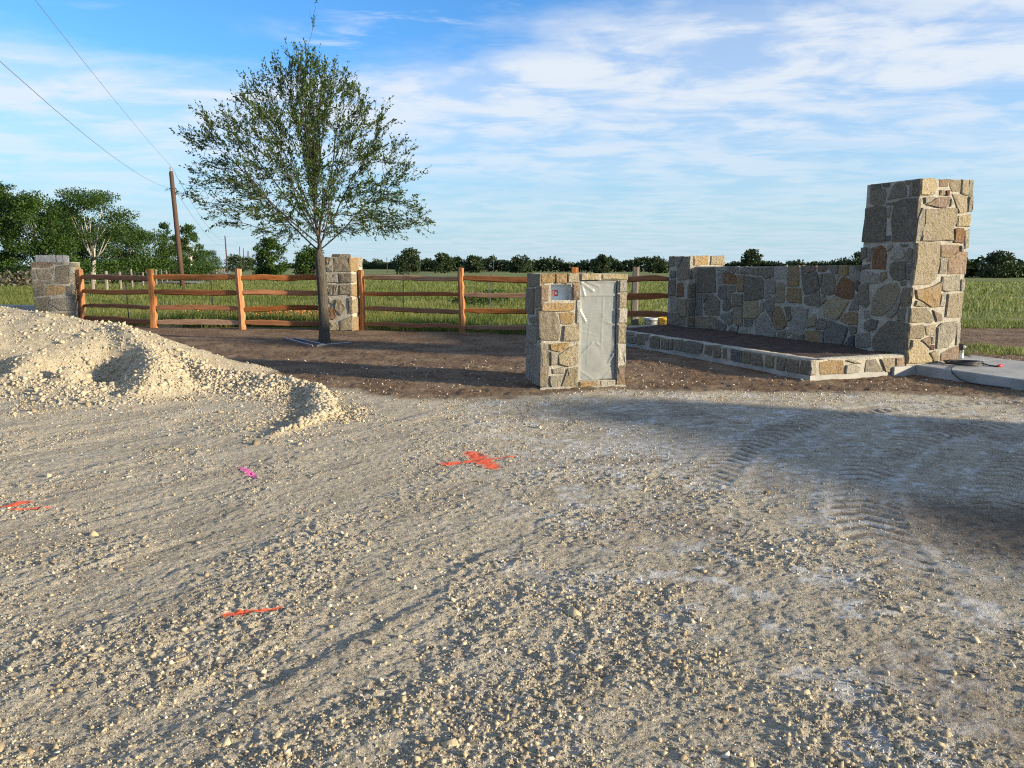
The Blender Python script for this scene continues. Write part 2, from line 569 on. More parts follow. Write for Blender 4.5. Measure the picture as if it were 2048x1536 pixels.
def paint(name, col):
    m, t, b = new_mat(name)
    pos = t.n('ShaderNodeNewGeometry').outputs['Position']
    f = t.xyz(t.n('ShaderNodeAttribute', attribute_name='tint').outputs['Vector'])[0]
    n = t.noise(pos, 150, 4, 0.7)
    k = t.mapr(t.math('ADD', f, t.math('MULTIPLY', t.math('SUBTRACT', n, 0.5), 2.6)), 0.28, 0.85)
    t.put(b.inputs['Base Color'], t.mix(k, t.mix(t.mapr(n, 0.4, 0.6), (0.33, 0.27, 0.18), (0.54, 0.47, 0.35)), col))
    t.put(b.inputs['Roughness'], 0.85)
    bump(t, b, t.noise(pos, 90, 5, 0.7), 0.6, 0.015)


paint('orange_paint', (0.70, 0.10, 0.035))
paint('pink_paint', (0.72, 0.11, 0.33))
simple('flower', (0.42, 0.13, 0.045), 0.7, var=0.3, scale=3)

# clear sheet of builder's plastic
m, t, b = new_mat('plastic_film')
tc = t.n('ShaderNodeTexCoord').outputs['Object']
s1 = t.noise(t.vmath('MULTIPLY', tc, (1, 1, 1.0)), 4, 4, 0.6, 0.6)
t.put(b.inputs['Base Color'], (0.36, 0.375, 0.36))
t.put(b.inputs['Roughness'], 0.28)
t.put(b.inputs['Alpha'], t.mapr(s1, 0.3, 0.7, 0.42, 0.62))
bump(t, b, s1, 0.15, 0.02)
# ------------------------------------------------------------------ terrain
BX = [-30, -14, -9, -6, -5, -4, -2.5, -1.4, -0.5, 0.35, 1.5, 3, 5, 7, 12, 30]
BY = [20, 15, 13.4, 12.0, 11.3, 10.6, 10.05, 9.4, 9.1, 9.5, 10.0, 9.8, 9.6, 9.2, 8.6, 8]
FX = [-60, -14, -11.9, -9.4, -6.9, -4.4, -3.7, -1.15, 1.4, 3.5, 6, 9, 14, 40, 80]
FY = [40, 22.0, 21.5, 20.3, 19.8, 19.5, 19.4, 18.5, 17.7, 17.6, 19.0, 19.6, 20.5, 26, 30]
RIDGE = [(-13.0, 14.2, 1.15), (-8.8, 12.6, 1.00), (-7.0, 11.8, 0.86), (-6.0, 11.5, 0.76), (-5.35, 11.3, 0.60), (-4.75, 10.9, 0.38),
         (-4.1, 10.4, 0.21), (-3.2, 10.1, 0.17), (-2.65, 9.85, 0.12), (-2.28, 9.2, 0.08), (-2.06, 8.4, 0.07), (-2.12, 7.8, 0.05), (-2.3, 7.1, 0.02)]


def field_drop(x, y):
    side = sst(x + 38 + 0.345 * (y - 87), 4, 60)
    return -1.2 * sst(y, 40, 160) * (0.38 + 0.62 * side)


SPUR = [(-5.7, 11.2, 0.74), (-5.05, 10.45, 0.56), (-4.60, 9.75, 0.34), (-4.55, 9.3, 0.16)]


def crest(x, y, line, fs, bs):
    h = np.zeros(np.shape(x))
    for (ax, ay, ah), (bx, by, bh) in zip(line[:-1], line[1:]):
        ex, ey = bx - ax, by - ay
        tt = np.clip(((x - ax) * ex + (y - ay) * ey) / (ex * ex + ey * ey), 0, 1)
        qx, qy = x - (ax + tt * ex), y - (ay + tt * ey)
        d = np.hypot(qx, qy)
        hh = ah + (bh - ah) * tt
        slope = np.where(qy < 0, fs(hh), bs)
        h = np.maximum(h, hh - slope * (np.sqrt(d * d + 0.006) - 0.078))
    return np.maximum(h, 0)


def mound(x, y):
    wob = 0.10 * fbm(x * 1.9, y * 1.9, 63, 3)
    h = crest(x + wob, y + wob, RIDGE, lambda q: 0.55 - 0.25 * np.clip(q / 0.7, 0, 1), 0.62)
    h = np.maximum(h, crest(x + wob, y, SPUR, lambda q: 0.70, 0.70))
    def g(cx, cy, rx, ry, a, ang=0.0):
        ca, sa = math.cos(ang), math.sin(ang)
        u = ((x - cx) * ca + (y - cy) * sa) / rx
        v = (-(x - cx) * sa + (y - cy) * ca) / ry
        return a * np.exp(-(u * u + v * v) ** 1.5)
    on = sst(h, 0.02, 0.2)
    # blade gouge in the near flank, small heaps and hollows
    h = h + on * (g(-5.50, 10.15, 0.52, 0.50, -0.36, 0.6) + g(-5.60, 9.75, 0.22, 0.20, 0.26) + g(-6.9, 9.75, 0.40, 0.30, -0.26) + g(-6.35, 9.9, 0.3, 0.35, 0.12)
                  + g(-6.3, 9.05, 0.6, 0.22, -0.2) + g(-5.4, 8.9, 0.5, 0.25, 0.12) + g(-7.6, 10.9, 0.3, 1.2, 0.12, 0.5) + 0.045 * fbm(x * 2.4, y * 2.4, 61, 4))
    h = h + g(-4.2, 9.75, 0.5, 0.3, 0.06) + g(-3.3, 9.7, 0.35, 0.25, 0.06) + g(-2.75, 9.0, 0.3, 0.45, -0.05) + g(-4.9, 8.9, 0.8, 0.3, 0.06)
    return np.maximum(h, 0)


def lane(x, y):
    """rutted drive lane at the right: weight and tread relief"""
    wgt = sst(x - 0.9 + 0.25 * (y - 6), 0, 1.2) * (1 - sst(y, 8.6, 9.6)) * sst(y, 2.5, 4)
    rr = np.hypot(x - 7.2, y - 3.0) + 0.06 * vn(x * 1.2, y * 1.2, 53)
    th = np.arctan2(y - 3.0, 7.2 - x)
    bars = 0.35 * vn(x * 6, y * 14, 51) + 0.25 * vn(x * 12, y * 24, 54)
    for r0, hwd, sp, ph in ((2.75, 0.19, 0.13, 0.0), (3.55, 0.22, 0.15, 1.0), (4.35, 0.2, 0.14, 2.0), (5.25, 0.22, 0.15, 0.5), (6.3, 0.2, 0.14, 1.7)):
        lat = rr - r0
        inb = 1 - sst(np.abs(lat), hwd * 0.75, hwd)
        wave = np.sin(2 * math.pi * (th * r0 / sp + 0.9 * np.abs(lat) / hwd) + ph)
        bars = bars * (1 - 0.6 * inb) + inb * (0.75 * wave - 0.15) * (0.65 + 0.5 * vn(x * 1.5, y * 1.5, 55))
        bars = bars + 0.5 * np.exp(-((np.abs(lat) - hwd * 1.1) / 0.04) ** 2)
    return wgt, bars


def zones(x, y):
    wv = fbm(x * 1.1, y * 1.1, 5, 4)
    wv2 = fbm(x * 5, y * 5, 9, 3)
    soil = sst(y - np.interp(x, BX, BY) + 0.45 * wv + 0.2 * wv2, -0.25, 0.35)
    mh = mound(x, y)
    soil = soil * (1 - sst(mh, 0.015, 0.07))
    # brown earth dragged over the base course at the right
    br = sst(0.9 - np.hypot((x - 3.3) / 1.3, (y - 4.2) / 1.6) + 0.5 * wv, 0.0, 0.7) * 0.75
    br = np.maximum(br, sst(0.55 - np.abs((y - (9.25 - 0.05 * x)) / 0.5) + 0.9 * wv, 0.1, 0.9) * sst(x, 1.2, 2.6) * 0.7)
    br = np.maximum(br, 0.42 * sst(wv + 0.35 * wv2, 0.12, 0.5) * sst(x + 0.3 * y, 0.6, 3.0))
    soil = np.maximum(soil, br)
    lw, bars = lane(x, y)
    soil = np.maximum(soil, lw * 0.62 * sst(-bars + 0.25 * wv, 0.15, 0.5))
    grass = sst(y - np.interp(x, FX, FY) + 0.25 * wv2 + 0.3 * wv, 0.15, 0.6)
    chalk = sst(0.85 - np.hypot((x - 1.2 - 0.2 * (y - 7)) / 1.6, (y - 6.7) / 1.7) + 0.6 * wv, 0, 0.8)
    chalk = np.maximum(chalk, 0.95 * sst(0.35 * wv + wv2 * 0.8 + 0.25 * fbm(x * 14, y * 14, 12, 2), 0.03, 0.26) * sst(x + 0.15 * y, -0.2, 1.6))
    chalk = np.maximum(chalk, 0.55 * lw * sst(bars + 0.6 * wv, -0.1, 0.4))
    patch = sst(0.8 - np.hypot((x + 5.2) / 2.2, (y - 15.2) / 1.5) + 0.7 * wv, 0, 0.8) * 0.35
    return soil, grass, np.maximum(chalk * (1 - soil), patch), mh


def ground_h(x, y, z=None, lumps=False):
    if z is None: z = zones(x, y)
    soil, grass, chalk, mh = z
    near = 1 - sst(y, 24, 34)
    h = field_drop(x, y) + mh
    h = h + 0.03 * fbm(x * 0.35, y * 0.35, 21, 3) * near
    rough = (1 - 0.45 * chalk) * (1 - grass)
    cal = (1 - soil)
    h = h + rough * near * 0.009 * fbm(x * 2.2, y * 2.2, 31, 4)
    # wheel and blade streaks
    c, a = x * 0.83 - y * 0.56, x * 0.56 + y * 0.83
    stw = sst(2.2 - x - 0.15 * y, 0.0, 2.4) * cal * (1 - sst(y, 7.5, 9.5))
    st = (fbm(c * 4.5, a * 0.55, 41, 3, 0.6) * 1.5 + 0.5 * vn(c * 15, a * 1.6, 42)) * (0.35 + 0.65 * sst(vn(c * 0.9, a * 0.45, 43), -0.4, 0.5))
    h = h + stw * 0.0095 * st
    trw, bars = lane(x, y)
    h = h + trw * 0.014 * bars
    lump = np.zeros(np.shape(x))
    calm = (1 - 0.75 * trw) * np.maximum(sst(mh, 0.01, 0.05), 0.28 + 0.72 * sst(fbm(x * 1.7, y * 1.7, 101, 3) + 0.35 * fbm(c * 3.0, a * 0.5, 44, 2), -0.28, 0.22))
    for sc, amp, keep, ymax, sd in ((5.0, 0.010, 0.86, 16, 71), (13.0, 0.008, 0.74, 13, 72), (27.0, 0.010, 0.55, 9, 73), (50.0, 0.008, 0.42, 5.2, 74)):
        wx = x * sc + 0.35 * vn(x * sc * 0.7, y * sc * 0.7, sd + 5)
        wy = y * sc + 0.35 * vn(x * sc * 0.7 + 9, y * sc * 0.7, sd + 6)
        d, rid = worley(wx, wy, sd)
        on = (rid > keep) * (0.5 + 0.5 * (rid - keep) / (1 - keep))
        prof = np.clip(1.25 * (1 - d / 0.60), 0, 1) ** 0.75
        fade = (1 - sst(y, ymax * 0.8, ymax)) * (y < ymax)
        k = on * prof * fade * rough * calm * (0.35 + 0.65 * cal)
        h = h + amp * k
        lump = np.maximum(lump, k * (h2(np.floor(rid * 5000), np.floor(rid * 77), 3) > 0.45))
    h = h + rough * cal * 0.0065 * fbm(x * 25, y * 25, 81, 3, 0.7) * (1 - sst(y, 8, 14)) * (1 - 0.6 * trw)
    h = h + soil * (1 - grass) * 0.022 * fbm(x * 8, y * 8, 83, 4, 0.6) * (1 - sst(y, 14, 24))
    if lumps:
        return h, lump
    return h


ys = [-40, -20, -8, -3, -0.5, 0.6, 1.2, 1.6]
yv = 1.75
while yv < 24:
    ys.append(yv)
    yv += yv * 0.0021 * min(max(yv / 4.5, 1), 2.6)
while yv < 2600:
    ys.append(yv)
    yv *= 1.0 + min(0.06, 0.006 + (yv - 24) * 0.0006)
ys = np.array(ys)
core = np.linspace(-1, 1, 860)
ext = np.array([1.04, 1.1, 1.2, 1.35, 1.6, 2.0, 2.6, 3.5, 5.0, 8.0, 14.0])
us = np.concatenate([-ext[::-1], core, ext])
hw = np.where(ys > 30, 0.80 * ys + 1.5, 0.80 * np.maximum(ys, 1.6) + 1.0)
GX = us[None, :] * hw[:, None]
GX = GX + np.where(np.abs(us) > 1.3, np.sign(us) * (np.abs(us) - 1) * 3.0, 0)[None, :]
GY = np.repeat(ys[:, None], len(us), 1)
jit = (RNG.random(GX.shape) - 0.5) * (np.abs(us) < 1)[None, :]
GX = GX + jit * (hw / 430)[:, None] * 0.5
GZN = zones(GX, GY)
GH, GL = ground_h(GX, GY, GZN, True)
nr, nc = GX.shape
idx = np.arange(nr * nc).reshape(nr, nc)
GF = np.stack([idx[:-1, :-1], idx[:-1, 1:], idx[1:, 1:], idx[1:, :-1]], -1).reshape(-1, 4)
GV = np.stack([GX, GY, GH], -1).reshape(-1, 3)
zc = np.stack([GZN[0], GZN[1], GZN[2], GL], -1).reshape(-1, 4)
ground = npmesh('ground', GV, GF, MATS['ground'], None, True, zc, 'zone')
ha = ground.data.color_attributes.new('heap', 'FLOAT_COLOR', 'POINT')
hv = np.repeat(sst(GZN[3], 0.02, 0.12).reshape(-1, 1), 4, 1).astype(np.float32)
ha.data.foreach_set('color', hv.ravel())
tag(ground, 'pale crushed limestone yard with brown soil and green field beyond', 'ground', kind='structure')


def gh(x, y):
    return float(ground_h(np.array([x], float), np.array([y], float))[0])


# spray paint marks: patches lifted off the ground sheet
def seg_dist(x, y, a, b):
    ex, ey = b[0] - a[0], b[1] - a[1]
    tt = np.clip(((x - a[0]) * ex + (y - a[1]) * ey) / (ex * ex + ey * ey), 0, 1)
    return np.hypot(x - a[0] - tt * ex, y - a[1] - tt * ey)


MARKS = [
    ('orange', [((-0.54, 6.12), (-0.24, 6.26), 0.060), ((-0.26, 6.24), (0.00, 6.36), 0.036), ((-0.36, 6.50), (-0.15, 6.03), 0.085)],
     'orange spray paint cross sprayed on the gravel in front of the mailbox pillar'),
    ('orange', [((-1.31, 3.335), (-1.18, 3.375), 0.026), ((-1.20, 3.37), (-1.09, 3.41), 0.014)],
     'short orange spray paint dash on the stony foreground'),
    ('orange', [((-3.44, 4.90), (-3.31, 5.05), 0.05), ((-3.30, 4.87), (-3.10, 4.95), 0.020)],
     'orange spray paint smear at the edge of the yard, below the gravel heap'),
    ('pink', [((-2.16, 5.99), (-2.02, 5.78), 0.035), ((-2.05, 5.86), (-1.97, 5.70), 0.025)],
     'small pink spray paint mark on the gravel'),
]


def paint_mask(x, y, strokes):
    k = np.zeros(np.shape(x))
    nz = 0.35 * vn(x * 22, y * 22, 5) + 0.15 * vn(x * 60, y * 60, 6)
    for a, b_, wd in strokes:
        d = seg_dist(x, y, a, b_)
        k = np.maximum(k, 1.25 - d / wd + nz)
        k = np.maximum(k, 0.50 - d / (wd * 3.6) + 0.7 * nz)
    return k


cxm, cym = GV[GF[:, 0], 0], GV[GF[:, 0], 1]
for colr, strokes, lab in MARKS:
    px_ = np.mean([s[0] for s in strokes], 0)
    selm = (np.abs(cxm - px_[0]) < 0.8) & (np.abs(cym - px_[1]) < 0.8)
    fi = np.nonzero(selm)[0]
    kk = paint_mask(cxm[fi], cym[fi], strokes)
    fi = fi[kk > 0.16]
    F = GF[fi]
    uq, inv = np.unique(F.ravel(), return_inverse=True)
    V = GV[uq] + np.array([0, 0, 0.004])
    pk = np.clip(paint_mask(V[:, 0], V[:, 1], strokes), 0, 1)
    o = npmesh('spray_paint_mark', V, inv.reshape(-1, 4), MATS[colr + '_paint'], None, True, np.stack([pk] * 3, -1))
    tag(o, lab, 'paint mark')

# loose gravel ------------------------------------------------------------
ico_v = []
ph = (1 + 5 ** 0.5) / 2
for a_, b_ in ((1, ph), (-1, ph), (1, -ph), (-1, -ph)):
    ico_v += [(0, a_, b_), (a_, b_, 0), (b_, 0, a_)]
ico_v = np.array(ico_v, float)
ico_v /= np.linalg.norm(ico_v[0])


def hull_faces(v):
    n = len(v)
    fs = []
    for i in range(n):
        for j in range(i + 1, n):
            for k in range(j + 1, n):
                nn = np.cross(v[j] - v[i], v[k] - v[i])
                dd = (v - v[i]) @ nn
                if np.all(dd < 1e-6): fs.append((i, j, k))
                elif np.all(dd > -1e-6): fs.append((i, k, j))
    return np.array(fs)


ico_f = hull_faces(ico_v)
cub_v = np.array([(a_, b_, c_) for a_ in (-1, 1) for b_ in (-1, 1) for c_ in (-1, 1)], float) * 0.62
cub_f = np.array([(0, 1, 3), (0, 3, 2), (4, 6, 7), (4, 7, 5), (0, 4, 5), (0, 5, 1), (2, 3, 7), (2, 7, 6), (0, 2, 6), (0, 6, 4), (1, 5, 7), (1, 7, 3)])
oct_v = np.array([(1, 0, 0), (-1, 0, 0), (0, 1, 0), (0, -1, 0), (0, 0, 1), (0, 0, -1)], float)
oct_f = hull_faces(oct_v)


def scatter_stones(name, P, S, C, mat, bv=ico_v, bf=ico_f):
    n, nv_ = len(P), len(bv)
    V = np.repeat(bv[None], n, 0)
    V = V * (1 + (RNG.random((n, nv_, 1)) - 0.5) * 0.6) + (RNG.random((n, nv_, 3)) - 0.5) * 0.45
    ax = RNG.uniform(0.65, 1.35, (n, 1, 3))
    ax[:, :, 2] *= 0.72
    V = V * ax
    q = RNG.normal(size=(n, 4)) * np.array([1, 0.5, 0.5, 1])
    q /= np.linalg.norm(q, axis=1, keepdims=True)
    a, b_, c, d = q.T
    M = np.stack([1 - 2 * (c * c + d * d), 2 * (b_ * c - a * d), 2 * (b_ * d + a * c),
                  2 * (b_ * c + a * d), 1 - 2 * (b_ * b_ + d * d), 2 * (c * d - a * b_),
                  2 * (b_ * d - a * c), 2 * (c * d + a * b_), 1 - 2 * (b_ * b_ + c * c)], -1).reshape(n, 3, 3)
    V = np.einsum('nij,nkj->nki', M, V) * (S[:, None, None] * 0.5) + P[:, None, :]
    F = bf[None] + (np.arange(n) * nv_)[:, None, None]
    return npmesh(name, V.reshape(-1, 3), F.reshape(-1, 3), mat, None, False, np.repeat(C, nv_, 0), 'tint')


N = 110000
u = RNG.random(N)
Y = (1.7 ** -0.55 + u * (13.5 ** -0.55 - 1.7 ** -0.55)) ** (-1 / 0.55)
X = RNG.uniform(-1, 1, N) * (0.74 * Y + 0.5)
S = np.clip(np.exp(RNG.normal(np.log(0.0080), 0.58, N)), 0.0045, 0.045)
S = np.maximum(S, 0.0017 * Y * RNG.uniform(0.7, 1.5, N))
n2_ = 22000                                   # coarse stones rolling off the heap
tt = RNG.random(n2_) * (len(RIDGE) - 2) + 1
i0 = tt.astype(int)
fr = (tt - i0)[:, None]
rp = np.array(RIDGE)
B = rp[i0] * (1 - fr) + rp[np.minimum(i0 + 1, len(rp) - 1)] * fr
X2 = B[:, 0] + RNG.normal(0, 0.22, n2_) + 0.0
Y2 = B[:, 1] - np.abs(RNG.normal(0, 1, n2_)) * (0.25 + 2.2 * B[:, 2]) + 0.12
S2 = np.clip(np.exp(RNG.normal(np.log(0.024), 0.5, n2_)), 0.012, 0.08)
n3_ = 260                                     # dusty clods and half-buried rocks
Y3_ = RNG.uniform(2.0, 8.0, n3_)
X3_ = RNG.uniform(-1, 1, n3_) * (0.74 * Y3_ + 0.4)
S3_ = np.clip(np.exp(RNG.normal(np.log(0.038), 0.3, n3_)), 0.025, 0.062)
X, Y, S = np.concatenate([X, X2, X3_]), np.concatenate([Y, Y2, Y3_]), np.concatenate([S, S2, S3_])
Zn = zones(X, Y)
Hh = ground_h(X, Y, Zn)
soil_, grass_, chalk_, mh_ = Zn
clus = fbm(X * 1.7, Y * 1.7, 101, 3)
trw_ = sst(X - 0.9 + 0.25 * (Y - 6), 0, 1.2) * (1 - sst(Y, 8.6, 9.6)) * sst(Y, 3.2, 5)
keep = (RNG.random(len(X)) < np.maximum(np.clip(0.62 + 1.5 * clus, 0.10, 1), mh_ > 0.02)) & (RNG.random(len(X)) > 0.86 * (soil_ > 0.6) + 0.3 * soil_ * (soil_ <= 0.6)) \
    & (RNG.random(len(X)) > 0.72 * trw_) & (grass_ < 0.3)
keep &= (RNG.random(len(X)) < 1 - 0.72 * sst(mh_, 0.24, 0.42))
keep &= (S < 0.0022 * Y + 0.011) | (mh_ > 0.03) | (RNG.random(len(X)) < 0.40)
inside = lambda cx, cy, r: np.hypot(X - cx, Y - cy) < r
gu_, gw_ = np.array([math.cos(.381), math.sin(.381)]), np.array([-math.sin(.381), math.cos(.381)])
lu_ = (X - 5.931) * gu_[0] + (Y - 11.472) * gu_[1]
lw_ = (X - 5.931) * gw_[0] + (Y - 11.472) * gw_[1]
keep &= ~((lu_ > -1.86) & (lu_ < 2.2) & (lw_ > -0.05)) & ~((lu_ > 0.08) & (lu_ < 2.2) & (lw_ > -8))
X, Y, S, Hh, soil_, chalk_, mh_ = [q[keep] for q in (X, Y, S, Hh, soil_, chalk_, mh_)]
n = len(X)
pal = np.array([(0.46, 0.39, 0.27), (0.40, 0.33, 0.215), (0.54, 0.48, 0.38), (0.31, 0.25, 0.165), (0.60, 0.565, 0.49), (0.24, 0.19, 0.125), (0.43, 0.36, 0.24)])
pc = RNG.choice(len(pal), n, p=[0.24, 0.22, 0.12, 0.16, 0.03, 0.08, 0.15])
C = pal[pc] * RNG.uniform(0.85, 1.1, (n, 1)) * np.array([1.06, 1.05, 1.02])
hp = mh_ > 0.03
C[hp] = C[hp] * 0.35 + np.array((0.49, 0.422, 0.312)) * 0.65 * RNG.uniform(0.85, 1.12, (hp.sum(), 1))
wh = (RNG.random(n) < 0.20 * chalk_ + 0.30 * (soil_ > 0.6))
C[wh] = np.array((0.62, 0.60, 0.55))
br_ = (RNG.random(n) < 0.5 * soil_ * (soil_ < 0.95))
C[br_] = np.array((0.22, 0.16, 0.11))
for colr, strokes, lab in MARKS:
    mk = paint_mask(X, Y, strokes) > 0.45
    C[mk] = (0.74, 0.07, 0.015) if colr == 'orange' else (0.68, 0.10, 0.32)
P = np.stack([X, Y, Hh + S * 0.06 - (S > 0.03) * (mh_ < 0.02) * S * 0.14], -1)
bigs = S > 0.015
g = scatter_stones('gravel', P[~bigs], S[~bigs], C[~bigs], MATS['gravel'], oct_v, oct_f)
tag(g, 'fine cream crushed limestone gravel strewn over the yard', 'gravel', kind='stuff')
g = scatter_stones('coarse_gravel', P[bigs], S[bigs] * 1.1, C[bigs], MATS['gravel'], cub_v, cub_f)
tag(g, 'coarse pale limestone lumps on the heap and scattered over the yard', 'gravel', kind='stuff')
